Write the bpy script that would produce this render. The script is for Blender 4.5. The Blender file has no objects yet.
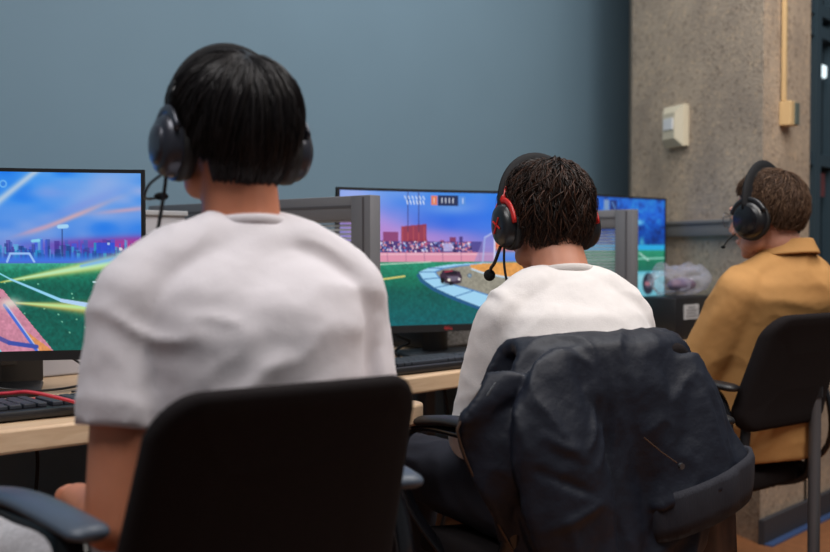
import bpy, bmesh, math, random
import numpy as np
from mathutils import Vector, Matrix, noise as mnoise

# ------------------------------------------------------------------ camera, world, lights, exposure
SC = bpy.context.scene
COL = SC.collection
cam = bpy.data.cameras.new('camera'); camo = bpy.data.objects.new('camera', cam); COL.objects.link(camo)
camo.location = (0, 0, 1.05)
camo.rotation_euler = (math.radians(90 - 1.42), 0, math.radians(42.5 - 90))
cam.sensor_width = 36.0; cam.lens = 45.54; cam.clip_start = 0.05
cam.dof.use_dof = True; cam.dof.focus_distance = 2.25; cam.dof.aperture_fstop = 2.8
SC.camera = camo
SC.view_settings.view_transform = 'Standard'; SC.view_settings.look = 'None'
SC.view_settings.gamma = 1.0; SC.view_settings.use_curve_mapping = False
SC.view_settings.exposure = 0.0
W = bpy.data.worlds.new('world'); SC.world = W; W.use_nodes = True
W.node_tree.nodes['Background'].inputs[0].default_value = (0.80, 0.90, 1.0, 1)
W.node_tree.nodes['Background'].inputs[1].default_value = 0.10

def area(name, loc, target, sx, sy, power, color):
    l = bpy.data.lights.new(name, 'AREA'); l.shape = 'RECTANGLE'; l.size = sx; l.size_y = sy
    l.energy = power; l.color = color
    o = bpy.data.objects.new(name, l); COL.objects.link(o); o.location = loc
    o.rotation_euler = (Vector(target) - Vector(loc)).to_track_quat('-Z', 'Y').to_euler()
    return o
area('overhead_area', (0.2, 1.0, 3.1), (0.7, 1.2, 0), 1.6, 0.9, 38, (1.0, 0.97, 0.96))
area('overhead_area', (2.3, 0.9, 3.1), (2.3, 1.1, 0), 1.6, 0.9, 32, (1.0, 0.97, 0.95))
area('overhead_area', (2.3, -0.4, 3.1), (3.6, 1.9, 1.0), 1.4, 1.4, 50, (1.0, 0.93, 0.86))
area('overhead_area', (2.7, 1.9, 3.15), (3.8, 2.7, 1.4), 2.6, 0.5, 17, (0.95, 0.98, 1.0))  # added wash that brightens the back wall beside the pillar

# ------------------------------------------------------------------ helpers
PI = math.pi
R = math.radians
def s2l(c):
    return tuple(((v / 12.92) if v <= 0.04045 else ((v + 0.055) / 1.055) ** 2.4) for v in c)
def rgb(r, g, b): return s2l((r / 255., g / 255., b / 255.))

def mat(name, color, rough=0.6, metal=0.0, spec=0.5, bump=0.0, bscale=200.0, var=0.0, vscale=8.0, sheen=0.0,
        coat=0.0, stretch=None, col2=None, trans=0.0, bdist=0.001):
    m = bpy.data.materials.new(name); m.use_nodes = True
    nt = m.node_tree; b = nt.nodes['Principled BSDF']
    b.inputs['Base Color'].default_value = (*color, 1); b.inputs['Roughness'].default_value = rough
    b.inputs['Metallic'].default_value = metal; b.inputs['Specular IOR Level'].default_value = spec
    b.inputs['Sheen Weight'].default_value = sheen; b.inputs['Coat Weight'].default_value = coat
    b.inputs['Transmission Weight'].default_value = trans
    tc = nt.nodes.new('ShaderNodeTexCoord'); mp = nt.nodes.new('ShaderNodeMapping')
    nt.links.new(tc.outputs['Object'], mp.inputs[0])
    if stretch: mp.inputs['Scale'].default_value = stretch
    if var > 0 or col2:
        n = nt.nodes.new('ShaderNodeTexNoise'); n.inputs['Scale'].default_value = vscale; n.inputs['Detail'].default_value = 5
        nt.links.new(mp.outputs[0], n.inputs['Vector'])
        r = nt.nodes.new('ShaderNodeValToRGB'); r.color_ramp.elements[0].position = 0.3; r.color_ramp.elements[1].position = 0.7
        c2 = col2 if col2 else tuple(min(1, c * (1 + var)) for c in color)
        c1 = color if col2 else tuple(c * (1 - var) for c in color)
        r.color_ramp.elements[0].color = (*c1, 1); r.color_ramp.elements[1].color = (*c2, 1)
        nt.links.new(n.outputs['Fac'], r.inputs[0]); nt.links.new(r.outputs[0], b.inputs['Base Color'])
    if bump > 0:
        n2 = nt.nodes.new('ShaderNodeTexNoise'); n2.inputs['Scale'].default_value = bscale; n2.inputs['Detail'].default_value = 4
        nt.links.new(mp.outputs[0], n2.inputs['Vector'])
        bp = nt.nodes.new('ShaderNodeBump'); bp.inputs['Strength'].default_value = bump; bp.inputs['Distance'].default_value = bdist
        nt.links.new(n2.outputs['Fac'], bp.inputs['Height']); nt.links.new(bp.outputs[0], b.inputs['Normal'])
    return m

def emat(name, color, strength):
    m = bpy.data.materials.new(name); m.use_nodes = True
    nt = m.node_tree; b = nt.nodes['Principled BSDF']
    b.inputs['Base Color'].default_value = (0, 0, 0, 1)
    b.inputs['Emission Color'].default_value = (*color, 1); b.inputs['Emission Strength'].default_value = strength
    return m

def concrete_mat():
    m = bpy.data.materials.new('concrete'); m.use_nodes = True
    nt = m.node_tree; b = nt.nodes['Principled BSDF']; b.inputs['Roughness'].default_value = 0.9
    tc = nt.nodes.new('ShaderNodeTexCoord')
    n = nt.nodes.new('ShaderNodeTexNoise'); n.inputs['Scale'].default_value = 5; n.inputs['Detail'].default_value = 6
    nt.links.new(tc.outputs['Object'], n.inputs['Vector'])
    r = nt.nodes.new('ShaderNodeValToRGB')
    r.color_ramp.elements[0].position = 0.3; r.color_ramp.elements[0].color = (*rgb(158, 142, 126), 1)
    r.color_ramp.elements[1].position = 0.72; r.color_ramp.elements[1].color = (*rgb(190, 170, 148), 1)
    nt.links.new(n.outputs['Fac'], r.inputs[0])
    v = nt.nodes.new('ShaderNodeTexVoronoi'); v.inputs['Scale'].default_value = 75
    nt.links.new(tc.outputs['Object'], v.inputs['Vector'])
    sep = nt.nodes.new('ShaderNodeSeparateColor'); nt.links.new(v.outputs['Color'], sep.inputs[0])
    r2 = nt.nodes.new('ShaderNodeValToRGB')
    e = r2.color_ramp.elements
    e[0].position = 0.0; e[0].color = (0.45, 0.42, 0.40, 1); e[1].position = 1.0; e[1].color = (1.35, 1.25, 1.1, 1)
    e1 = r2.color_ramp.elements.new(0.22); e1.color = (0.92, 0.92, 0.92, 1)
    e2 = r2.color_ramp.elements.new(0.8); e2.color = (1.0, 1.0, 1.0, 1)
    nt.links.new(sep.outputs[0], r2.inputs[0])
    mx = nt.nodes.new('ShaderNodeMix'); mx.data_type = 'RGBA'; mx.blend_type = 'MULTIPLY'; mx.inputs[0].default_value = 0.6
    nt.links.new(r.outputs[0], mx.inputs[6]); nt.links.new(r2.outputs[0], mx.inputs[7])
    nt.links.new(mx.outputs[2], b.inputs['Base Color'])
    bp = nt.nodes.new('ShaderNodeBump'); bp.inputs['Strength'].default_value = 0.5; bp.inputs['Distance'].default_value = 0.003
    nt.links.new(v.outputs['Distance'], bp.inputs['Height']); nt.links.new(bp.outputs[0], b.inputs['Normal'])
    return m

def wood_mat(name, c1, c2, scale=6):
    m = bpy.data.materials.new(name); m.use_nodes = True
    nt = m.node_tree; b = nt.nodes['Principled BSDF']; b.inputs['Roughness'].default_value = 0.45
    tc = nt.nodes.new('ShaderNodeTexCoord'); mp = nt.nodes.new('ShaderNodeMapping'); mp.inputs['Scale'].default_value = (0.6, 9, 9)
    nt.links.new(tc.outputs['Object'], mp.inputs[0])
    n = nt.nodes.new('ShaderNodeTexNoise'); n.inputs['Scale'].default_value = scale; n.inputs['Detail'].default_value = 6
    n.inputs['Distortion'].default_value = 1.2
    nt.links.new(mp.outputs[0], n.inputs['Vector'])
    r = nt.nodes.new('ShaderNodeValToRGB'); r.color_ramp.elements[0].position = 0.3; r.color_ramp.elements[1].position = 0.7
    r.color_ramp.elements[0].color = (*c1, 1); r.color_ramp.elements[1].color = (*c2, 1)
    nt.links.new(n.outputs['Fac'], r.inputs[0]); nt.links.new(r.outputs[0], b.inputs['Base Color'])
    return m

def pane_mat():
    # thin slatted translucent pane of the desk dividers
    m = bpy.data.materials.new('slatted_pane'); m.use_nodes = True
    nt = m.node_tree; b = nt.nodes['Principled BSDF']; out = nt.nodes['Material Output']
    b.inputs['Base Color'].default_value = (*rgb(186, 192, 198), 1); b.inputs['Roughness'].default_value = 0.5
    tc = nt.nodes.new('ShaderNodeTexCoord'); sx = nt.nodes.new('ShaderNodeSeparateXYZ')
    nt.links.new(tc.outputs['Object'], sx.inputs[0])
    mu = nt.nodes.new('ShaderNodeMath'); mu.operation = 'MULTIPLY'; mu.inputs[1].default_value = 2 * PI / 0.0105
    nt.links.new(sx.outputs['Z'], mu.inputs[0])
    si = nt.nodes.new('ShaderNodeMath'); si.operation = 'SINE'; nt.links.new(mu.outputs[0], si.inputs[0])
    ad = nt.nodes.new('ShaderNodeMapRange'); ad.inputs[1].default_value = -0.4; ad.inputs[2].default_value = 0.6
    ad.inputs[3].default_value = 0.20; ad.inputs[4].default_value = 0.72
    nt.links.new(si.outputs[0], ad.inputs[0])
    tr = nt.nodes.new('ShaderNodeBsdfTransparent'); mx = nt.nodes.new('ShaderNodeMixShader')
    nt.links.new(ad.outputs[0], mx.inputs[0]); nt.links.new(tr.outputs[0], mx.inputs[1]); nt.links.new(b.outputs[0], mx.inputs[2])
    nt.links.new(mx.outputs[0], out.inputs['Surface'])
    return m

def plastic_mat():
    m = bpy.data.materials.new('clear_plastic'); m.use_nodes = True
    nt = m.node_tree; b = nt.nodes['Principled BSDF']; out = nt.nodes['Material Output']
    b.inputs['Base Color'].default_value = (*rgb(190, 190, 206), 1); b.inputs['Roughness'].default_value = 0.10
    b.inputs['Specular IOR Level'].default_value = 1.0
    lw = nt.nodes.new('ShaderNodeLayerWeight'); lw.inputs[0].default_value = 0.35
    mr = nt.nodes.new('ShaderNodeMapRange'); mr.inputs[3].default_value = 0.10; mr.inputs[4].default_value = 0.62
    nt.links.new(lw.outputs['Facing'], mr.inputs[0])
    tr = nt.nodes.new('ShaderNodeBsdfTransparent'); mx = nt.nodes.new('ShaderNodeMixShader')
    nt.links.new(mr.outputs[0], mx.inputs[0]); nt.links.new(tr.outputs[0], mx.inputs[1]); nt.links.new(b.outputs[0], mx.inputs[2])
    nt.links.new(mx.outputs[0], out.inputs['Surface'])
    return m

def attr_mat(name, attr, emit=0.0, rough=0.5, spec=0.5, aniso=0.0):
    m = bpy.data.materials.new(name); m.use_nodes = True
    nt = m.node_tree; b = nt.nodes['Principled BSDF']
    a = nt.nodes.new('ShaderNodeAttribute'); a.attribute_name = attr
    b.inputs['Roughness'].default_value = rough; b.inputs['Specular IOR Level'].default_value = spec
    if emit > 0:
        b.inputs['Base Color'].default_value = (0.01, 0.01, 0.01, 1)
        nt.links.new(a.outputs['Color'], b.inputs['Emission Color']); b.inputs['Emission Strength'].default_value = emit
    else:
        nt.links.new(a.outputs['Color'], b.inputs['Base Color'])
    return m

M = {}
M['wall'] = mat('blue_wall_paint', rgb(104, 130, 147), 0.75, var=0.03, vscale=2, bump=0.1, bscale=300)
M['concrete'] = concrete_mat()
M['floor'] = mat('orange_floor', rgb(150, 98, 62), 0.55, var=0.12, vscale=30, bump=0.1)
M['dark_skirt'] = mat('dark_skirting', rgb(60, 60, 66), 0.7)
M['blue_line'] = mat('blue_strip', rgb(60, 84, 130), 0.7)
M['rail'] = mat('grey_rail', rgb(116, 114, 112), 0.85, spec=.2, var=0.05)
M['beech'] = wood_mat('beech_laminate', rgb(205, 172, 138), rgb(222, 192, 158))
M['white_steel'] = mat('light_grey_steel', rgb(165, 165, 168), 0.45, var=0.03)
M['div'] = mat('divider_frame_grey', rgb(112, 112, 116), 0.5, var=0.04)
M['div_dark'] = mat('divider_groove_grey', rgb(84, 82, 86), 0.6)
M['pane'] = pane_mat()
M['black'] = mat('black_plastic', rgb(26, 26, 29), 0.42, var=0.1)
M['black_gloss'] = mat('black_gloss_plastic', rgb(20, 20, 24), 0.22, spec=0.6)
M['black_matte'] = mat('black_matte', rgb(20, 20, 21), 0.8)
M['key'] = mat('keycap_grey', rgb(48, 52, 60), 0.5, var=0.1)
M['fabric'] = mat('black_chair_fabric', rgb(31, 27, 28), 0.95, bump=0.6, bscale=500, var=0.15, vscale=300, spec=0.15)
M['arm_sheen_grey'] = mat('grey_arm_pad_sheen', rgb(74, 84, 98), 0.42, var=0.08)  # dark grey plastic with its blue-grey sheen put into the colour
M['steel'] = mat('brushed_steel', rgb(120, 122, 126), 0.35, 0.9)
M['steel_grey'] = mat('grey_painted_steel', rgb(92, 92, 96), 0.45, 0.2)
M['silver_label'] = mat('silver_label', rgb(60, 62, 66), 0.4, col2=rgb(170, 172, 176), vscale=140)
M['white_label'] = mat('white_label', rgb(190, 190, 192), 0.6)
M['grey_ink'] = mat('grey_ink', rgb(98, 98, 104), 0.7)
M['panel'] = mat('pale_grey_panel', rgb(176, 174, 180), 0.6, var=0.03)
M['red_cable'] = mat('red_braid', rgb(186, 40, 58), 0.5)
M['orange_cable'] = mat('orange_cable', rgb(150, 104, 56), 0.5)
M['cable'] = mat('black_cable', rgb(22, 22, 24), 0.45)
M['beige'] = mat('beige_plastic', rgb(206, 196, 172), 0.5, var=0.03)
M['beige_pipe'] = mat('cream_conduit', rgb(206, 174, 126), 0.5, var=0.04)
M['lens'] = mat('sensor_lens', rgb(226, 226, 226), 0.25, coat=0.4)
M['grey_green'] = mat('grey_green_cover', rgb(88, 98, 92), 0.6)
M['frame_teal'] = mat('teal_window_frame', rgb(52, 72, 84), 0.5)
M['glass_dark'] = mat('dark_glass', rgb(16, 26, 32), 0.08, spec=0.6)
M['skin1'] = mat('skin_tan', rgb(210, 136, 104), 0.5, var=0.06, vscale=25, bump=0.15, bscale=400)
M['skin2'] = mat('skin_olive', rgb(188, 128, 102), 0.5, var=0.06, vscale=25, bump=0.15, bscale=400)
M['skin3'] = mat('skin_fair', rgb(206, 152, 132), 0.5, var=0.06, vscale=25, bump=0.15, bscale=400)
for k in ('skin1', 'skin2', 'skin3'):
    b = M[k].node_tree.nodes['Principled BSDF']; b.inputs['Subsurface Weight'].default_value = 0.12
    b.inputs['Subsurface Radius'].default_value = (0.01, 0.004, 0.002)
M['tee'] = mat('white_cotton', rgb(228, 222, 227), 0.9, bump=0.35, bscale=260, spec=0.2, sheen=0.2, var=0.02)
M['knit'] = mat('cream_fleece', rgb(222, 216, 214), 0.95, bump=0.6, bscale=330, spec=0.15, sheen=0.3, var=0.03, vscale=60)
M['rib'] = mat('cream_rib_knit', rgb(206, 200, 197), 0.95, bump=0.8, bscale=500, spec=0.15, sheen=0.2)
M['tan'] = mat('tan_canvas', rgb(188, 140, 86), 0.8, bump=0.35, bscale=240, spec=0.25, var=0.07, vscale=10)
M['tan_seam'] = mat('tan_stitching', rgb(142, 98, 52), 0.85)
M['grey_knit'] = mat('light_grey_sweat_knit', rgb(188, 186, 190), 0.95, bump=0.8, bscale=150, sheen=0.3, var=0.12, vscale=90)
M['navy'] = mat('dark_navy_trousers', rgb(30, 32, 44), 0.85, bump=0.3, bscale=150, var=0.15, vscale=10)
M['shoe'] = mat('dark_shoe', rgb(38, 38, 42), 0.6)
M['jacket'] = mat('navy_black_nylon', rgb(22, 27, 40), 0.55, bump=0.5, bscale=26, spec=0.35, var=0.12, vscale=12, bdist=0.006)
M['jacket_rib'] = mat('navy_rib_band', rgb(31, 32, 42), 0.85, bump=0.8, bscale=40, stretch=(9, 9, 0.6), bdist=0.002)
M['lining'] = mat('brown_black_lining', rgb(24, 20, 22), 0.4, col2=rgb(66, 44, 36), vscale=14, stretch=(2.5, 1, 1))
M['zip'] = mat('brass_zip_tape', rgb(88, 68, 54), 0.45, 0.3)
M['bag'] = plastic_mat()
M['bagin'] = mat('bag_contents', rgb(84, 72, 112), 0.6, col2=rgb(140, 110, 120), vscale=20)
M['iris'] = mat('dark_brown', rgb(42, 28, 22), 0.4)
M['eye'] = mat('eye_white', rgb(225, 220, 215), 0.2)
M['band'] = mat('headband_matte_black', rgb(22, 22, 25), 0.75, spec=.25)
M['cup_black'] = mat('headset_black', rgb(24, 24, 27), 0.32, spec=0.6)
M['cup_grey'] = mat('headset_gunmetal', rgb(60, 62, 72), 0.28, 0.4, spec=0.7)
M['cup_red'] = mat('headset_red', rgb(196, 34, 30), 0.35)
M['cushion'] = mat('headset_cushion', rgb(18, 18, 19), 0.6)
M['foam'] = mat('mic_foam', rgb(14, 14, 15), 0.95, bump=0.6, bscale=600)

def link(name, me, material=None, parent=None, smooth=False, loc=None, rotz=None):
    if material: me.materials.append(material)
    if smooth:
        me.polygons.foreach_set('use_smooth', [True] * len(me.polygons))
    me.update()
    o = bpy.data.objects.new(name, me); COL.objects.link(o)
    if parent: o.parent = parent
    if loc is not None: o.location = loc
    if rotz is not None: o.rotation_euler = (0, 0, rotz)
    return o
def tag(o, label=None, cat=None, group=None, kind=None):
    if label: o['label'] = label
    if cat: o['category'] = cat
    if group: o['group'] = group
    if kind: o['kind'] = kind
    return o
def empty(name, loc, rotz, label, cat, group=None):
    o = bpy.data.objects.new(name, None); COL.objects.link(o); o.empty_display_size = 0.1
    o.location = loc; o.rotation_euler = (0, 0, rotz)
    return tag(o, label, cat, group)

class MB:
    """collects closed shapes as vertex / face lists"""
    def __init__(s): s.v = []; s.f = []
    def add(s, vs, fs):
        n = len(s.v); s.v += [tuple(map(float, p)) for p in vs]; s.f += [tuple(i + n for i in f) for f in fs]; return s
    def box(s, c, sz, rot=None, bev=0.0):
        x, y, z = [k / 2 for k in sz]
        if bev > 0:
            b = min(bev, x * .9, y * .9, z * .9)
            # rounded box : 24 verts, chamfered
            bm = bmesh.new(); bmesh.ops.create_cube(bm, size=1)
            for v in bm.verts: v.co = Vector((v.co.x * 2 * x, v.co.y * 2 * y, v.co.z * 2 * z))
            bmesh.ops.bevel(bm, geom=list(bm.edges), offset=b, segments=2, profile=0.5, affect='EDGES')
            bm.verts.ensure_lookup_table(); vs = [v.co.copy() for v in bm.verts]; fs = [tuple(v.index for v in f.verts) for f in bm.faces]
            bm.verts.index_update(); fs = [tuple(v.index for v in f.verts) for f in bm.faces]; bm.free()
        else:
            vs = [Vector((i * x, j * y, k * z)) for i in (-1, 1) for j in (-1, 1) for k in (-1, 1)]
            fs = [(0, 1, 3, 2), (4, 6, 7, 5), (0, 4, 5, 1), (2, 3, 7, 6), (0, 2, 6, 4), (1, 5, 7, 3)]
        if rot is not None: vs = [rot @ v for v in vs]
        return s.add([v + Vector(c) for v in vs], fs)
    def tube(s, pts, rad, seg=12, flat=None, closed=False, up=None):
        """tube along points; rad scalar/list; flat=(a,b) scale of the section along (side, normal)"""
        pts = [Vector(p) for p in pts]; n = len(pts)
        rad = [rad] * n if not hasattr(rad, '__len__') else list(rad)
        fa, fb = flat if flat else (1, 1)
        ref = Vector(up) if up else None; rings = []; nrm = None
        for i in range(n):
            if closed: t = (pts[(i + 1) % n] - pts[i - 1]).normalized()
            else: t = (pts[min(i + 1, n - 1)] - pts[max(i - 1, 0)]).normalized()
            if ref is not None: side = t.cross(ref)
            elif nrm is None:
                a = Vector((0, 0, 1)) if abs(t.z) < 0.9 else Vector((1, 0, 0)); side = t.cross(a)
            else: side = t.cross(nrm)
            if side.length < 1e-6: side = t.orthogonal()
            side.normalize(); nrm = side.cross(t).normalized()
            rings.append([pts[i] + side * math.cos(q) * rad[i] * fa + nrm * math.sin(q) * rad[i] * fb for q in (2 * PI * k / seg for k in range(seg))])
        return s.rings(rings, closed)
    def rings(s, rings, closed=False, caps=True):
        seg = len(rings[0]); vs = [p for r in rings for p in r]; fs = []
        n = len(rings)
        for i in range(n if closed else n - 1):
            j = (i + 1) % n
            for k in range(seg):
                l = (k + 1) % seg
                fs.append((i * seg + k, i * seg + l, j * seg + l, j * seg + k))
        if not closed and caps:
            fs.append(tuple(range(seg - 1, -1, -1))); fs.append(tuple((n - 1) * seg + k for k in range(seg)))
        return s.add(vs, fs)
    def loft(s, secs, seg=28, pw=2.0):
        """secs: (cx,cy,cz,a,b) horizontal superellipse sections"""
        rr = []
        for cx, cy, cz, a, b in secs:
            r = []
            for k in range(seg):
                q = 2 * PI * k / seg; c, d = math.cos(q), math.sin(q)
                r.append(Vector((cx + a * math.copysign(abs(c) ** (2 / pw), c), cy + b * math.copysign(abs(d) ** (2 / pw), d), cz)))
            rr.append(r)
        return s.rings(rr)
    def ell(s, c, r, seg=20, n=12, rot=None):
        vs = []; fs = []
        for i in range(1, n):
            th = PI * i / n
            for k in range(seg):
                q = 2 * PI * k / seg
                vs.append(Vector((r[0] * math.sin(th) * math.cos(q), r[1] * math.sin(th) * math.sin(q), r[2] * math.cos(th))))
        vs.append(Vector((0, 0, r[2]))); vs.append(Vector((0, 0, -r[2]))); T = len(vs) - 2; B = len(vs) - 1
        for i in range(n - 2):
            for k in range(seg):
                l = (k + 1) % seg; fs.append((i * seg + k, (i + 1) * seg + k, (i + 1) * seg + l, i * seg + l))
        for k in range(seg):
            l = (k + 1) % seg; fs.append((T, k, l)); fs.append((B, (n - 2) * seg + l, (n - 2) * seg + k))
        if rot is not None: vs = [rot @ v for v in vs]
        return s.add([v + Vector(c) for v in vs], fs)
    def prism(s, poly, z0, z1):
        n = len(poly); vs = [(x, y, z0) for x, y in poly] + [(x, y, z1) for x, y in poly]
        fs = [tuple(range(n - 1, -1, -1)), tuple(range(n, 2 * n))] + [(i, (i + 1) % n, n + (i + 1) % n, n + i) for i in range(n)]
        return s.add(vs, fs)
    def slab(s, fn, nu, nv, th):
        """closed sheet: fn(u,v)->Vector ; thickness th"""
        g = [[Vector(fn(i / nu, j / nv)) for i in range(nu + 1)] for j in range(nv + 1)]
        nr = [[None] * (nu + 1) for _ in range(nv + 1)]
        for j in range(nv + 1):
            for i in range(nu + 1):
                du = g[j][min(i + 1, nu)] - g[j][max(i - 1, 0)]; dv = g[min(j + 1, nv)][i] - g[max(j - 1, 0)][i]
                q = du.cross(dv); nr[j][i] = q.normalized() if q.length > 1e-9 else Vector((0, 1, 0))
        N = (nu + 1) * (nv + 1); idx = lambda i, j: j * (nu + 1) + i
        vs = [g[j][i] + nr[j][i] * th / 2 for j in range(nv + 1) for i in range(nu + 1)] + [g[j][i] - nr[j][i] * th / 2 for j in range(nv + 1) for i in range(nu + 1)]
        fs = []
        for j in range(nv):
            for i in range(nu):
                a, b, c, d = idx(i, j), idx(i + 1, j), idx(i + 1, j + 1), idx(i, j + 1)
                fs.append((a, b, c, d)); fs.append((N + a, N + d, N + c, N + b))
        for i in range(nu):
            fs.append((idx(i + 1, 0), idx(i, 0), N + idx(i, 0), N + idx(i + 1, 0)))
            fs.append((idx(i, nv), idx(i + 1, nv), N + idx(i + 1, nv), N + idx(i, nv)))
        for j in range(nv):
            fs.append((idx(0, j), idx(0, j + 1), N + idx(0, j + 1), N + idx(0, j)))
            fs.append((idx(nu, j + 1), idx(nu, j), N + idx(nu, j), N + idx(nu, j + 1)))
        return s.add(vs, fs)
    def mesh(s, name='mesh'):
        me = bpy.data.meshes.new(name); me.from_pydata(s.v, [], s.f); me.update()
        bm = bmesh.new(); bm.from_mesh(me); bmesh.ops.recalc_face_normals(bm, faces=bm.faces); bm.to_mesh(me); bm.free()
        return me
    def build(s, name, material, parent=None, smooth=False, loc=None, rotz=None, auto=None):
        me = s.mesh(name); o = link(name, me, material, parent, smooth, loc, rotz)
        if auto is not None:
            me.polygons.foreach_set('use_smooth', [True] * len(me.polygons))
            bm = bmesh.new(); bm.from_mesh(me)
            for e in bm.edges:
                if len(e.link_faces) == 2 and e.calc_face_angle(0) > R(auto): e.smooth = False
            bm.to_mesh(me); bm.free()
        return o

def fuse(mb, voxel, smooth=6, factor=0.5):
    """one continuous surface out of overlapping closed shapes"""
    me = mb.mesh('raw'); o = bpy.data.objects.new('raw', me); COL.objects.link(o)
    m = o.modifiers.new('r', 'REMESH'); m.mode = 'VOXEL'; m.voxel_size = voxel; m.use_smooth_shade = True
    if smooth: k = o.modifiers.new('s', 'SMOOTH'); k.factor = factor; k.iterations = smooth
    dg = bpy.context.evaluated_depsgraph_get(); ev = o.evaluated_get(dg)
    out = bpy.data.meshes.new_from_object(ev)
    bpy.data.objects.remove(o); bpy.data.meshes.remove(me)
    return out

def get_np(me):
    n = len(me.vertices); co = np.empty(n * 3); me.vertices.foreach_get('co', co); co = co.reshape(-1, 3)
    no = np.empty(n * 3); me.vertices.foreach_get('normal', no); return co, no.reshape(-1, 3)
def set_np(me, co): me.vertices.foreach_set('co', co.ravel()); me.update()

def wrinkle(me, amp=0.003, scale=(14, 14, 7), seed=0, folds=(), fine=0.0, mask=None):
    co, no = get_np(me); d = np.zeros(len(co)); sc = np.array(scale)
    for i, p in enumerate(co):
        q = Vector(p * sc) + Vector((seed * 7.3, seed * 3.1, 0))
        w = mnoise.noise(q * 0.5 + Vector((9, 2, 1)))
        a = 1 - abs(mnoise.noise(q + Vector((w, w, 0)) * 1.5)) * 2.2
        m = 1.0 if mask is None else mask(p)
        d[i] = amp * m * (max(a, -0.5) * 1.0 + 0.5 * w)
        if fine: d[i] += fine * mnoise.noise(Vector(p) * 60)
    for p0, p1, am, wd in folds:
        p0 = np.array(p0); p1 = np.array(p1); ab = p1 - p0; t = np.clip(((co - p0) @ ab) / (ab @ ab), 0, 1)
        dist = np.linalg.norm(co - (p0 + t[:, None] * ab), axis=1)
        d += am * np.exp(-(dist / wd) ** 2) * (0.35 + 0.65 * np.sin(np.clip(t, 0.02, 0.98) * PI))
    set_np(me, co + no * d[:, None]); return me

def curve_pts(ctrl, n=24):
    """Catmull-Rom through control points"""
    P = [Vector(c) for c in ctrl]; P = [P[0] * 2 - P[1]] + P + [P[-1] * 2 - P[-2]]; out = []
    segs = len(P) - 3
    for i in range(n + 1):
        f = i / n * segs; k = min(int(f), segs - 1); t = f - k
        a, b, c, d = P[k:k + 4]
        out.append(0.5 * ((2 * b) + (c - a) * t + (2 * a - 5 * b + 4 * c - d) * t * t + (3 * b - a - 3 * c + d) * t ** 3))
    return out
def lerp_list(vals, n):
    xs = np.linspace(0, 1, len(vals)); return list(np.interp(np.linspace(0, 1, n + 1), xs, vals))

# ------------------------------------------------------------------ the room
def struct(name, mb, m, **k): return tag(mb.build(name, m, **k), kind='structure')
struct('floor', MB().box((1.5, 1.0, -0.05), (9, 8, 0.1)), M['floor'])
struct('wall_back', MB().box((0.9, 2.81, 1.6), (7.4, 0.12, 3.2)), M['wall'])
pill = [(3.58, 1.61), (3.995, 1.61), (4.8, 2.0), (4.9, 2.86), (4.75, 2.86), (4.00, 2.39)]
struct('wall_pillar', MB().prism(pill, 0.0, 3.2), M['concrete'])
# low concrete wall under the windows, right of the pillar
struct('wall_right', MB().box((4.75, 1.72, 0.25), (1.56, 0.22, 0.5)), M['concrete'])
struct('baseboard_right', MB().box((4.5, 1.60, 0.044), (1.86, 0.022, 0.088)), M['dark_skirt'])
struct('trim_2', MB().box((4.5, 1.573, 0.003), (1.86, 0.03, 0.006)), M['blue_line'])
# grey rail across the pillar's left face
d0 = Vector((4.00 - 3.58, 2.39 - 1.61, 0)).normalized(); nrm0 = Vector((-d0.y, d0.x, 0))
ang0 = math.atan2(d0.y, d0.x); Rz = Matrix.Rotation(ang0, 3, 'Z')
mid = Vector((3.79, 2.0, 0)) + nrm0 * 0.012
rl = MB().box((mid.x, mid.y, 1.127), (0.86, 0.03, 0.050), Rz, 0.006); rl.box((mid.x, mid.y, 1.157), (0.86, 0.044, 0.016), Rz, 0.004)
struct('trim_3', rl, M['rail'], auto=40)
# windows right of the pillar
wx = [4.05, 4.40, 4.62, 5.4]
wf = MB()
for x in wx: wf.box((x, 1.78, 1.85), (0.05, 0.09, 2.7))
for z in (0.53, 1.43, 1.97, 2.06): wf.box((4.7, 1.785, z), (1.44, 0.08, 0.05))
wo = struct('window_1', wf, M['frame_teal'])
arc = [(4.01 + 0.7 * (1 - math.cos(a)), 1.78, 2.06 + 0.35 * math.sin(a)) for a in np.linspace(0, PI, 17)]
tag(MB().tube(arc, 0.022, 8).build('window_arch', M['frame_teal'], wo), kind='structure')
for i in range(3):
    MB().box(((wx[i] + wx[i + 1]) / 2, 1.80, 1.85), (wx[i + 1] - wx[i] - 0.05, 0.008, 2.6)).build('pane', M['glass_dark'], wo)

# ------------------------------------------------------------------ desks
def desk(poly, label, legs, z=0.73, th=0.045):
    o = empty('desk', (poly[0][0], poly[0][1], 0), 0, label, 'desk', None)
    ox, oy = poly[0]
    P = [(x - ox, y - oy) for x, y in poly]
    me = MB().prism(P, z - th, z).build('desktop', M['beech'], o, auto=35)
    bv = me.modifiers.new('bevel', 'BEVEL'); bv.width = 0.006; bv.segments = 3; bv.limit_method = 'ANGLE'; bv.angle_limit = R(40)
    for (x, y) in legs:
        m = MB().box((x - ox, y - oy, (z - th) / 2 + 0.01), (0.05, 0.05, z - th - 0.02), bev=0.005)
        MB.build(m, 'leg', M['steel_grey'], o)
    return o
def arcpts(cx, cy, r, a0, a1, n=8): return [(cx + r * math.cos(R(a0 + (a1 - a0) * i / n)), cy + r * math.sin(R(a0 + (a1 - a0) * i / n))) for i in range(n + 1)]
wave = [(0.52, 1.82), (0.75, 1.805), (1.03, 1.775), (1.20, 1.71), (1.33, 1.60), (1.44, 1.505), (1.52, 1.472), (1.58, 1.462)]
d1 = wave + arcpts(1.605, 1.502, 0.04, -80, 0) + [(1.652, 1.66), (1.70, 1.78), (1.795, 1.80), (1.795, 2.735), (0.52, 2.735)]
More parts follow.
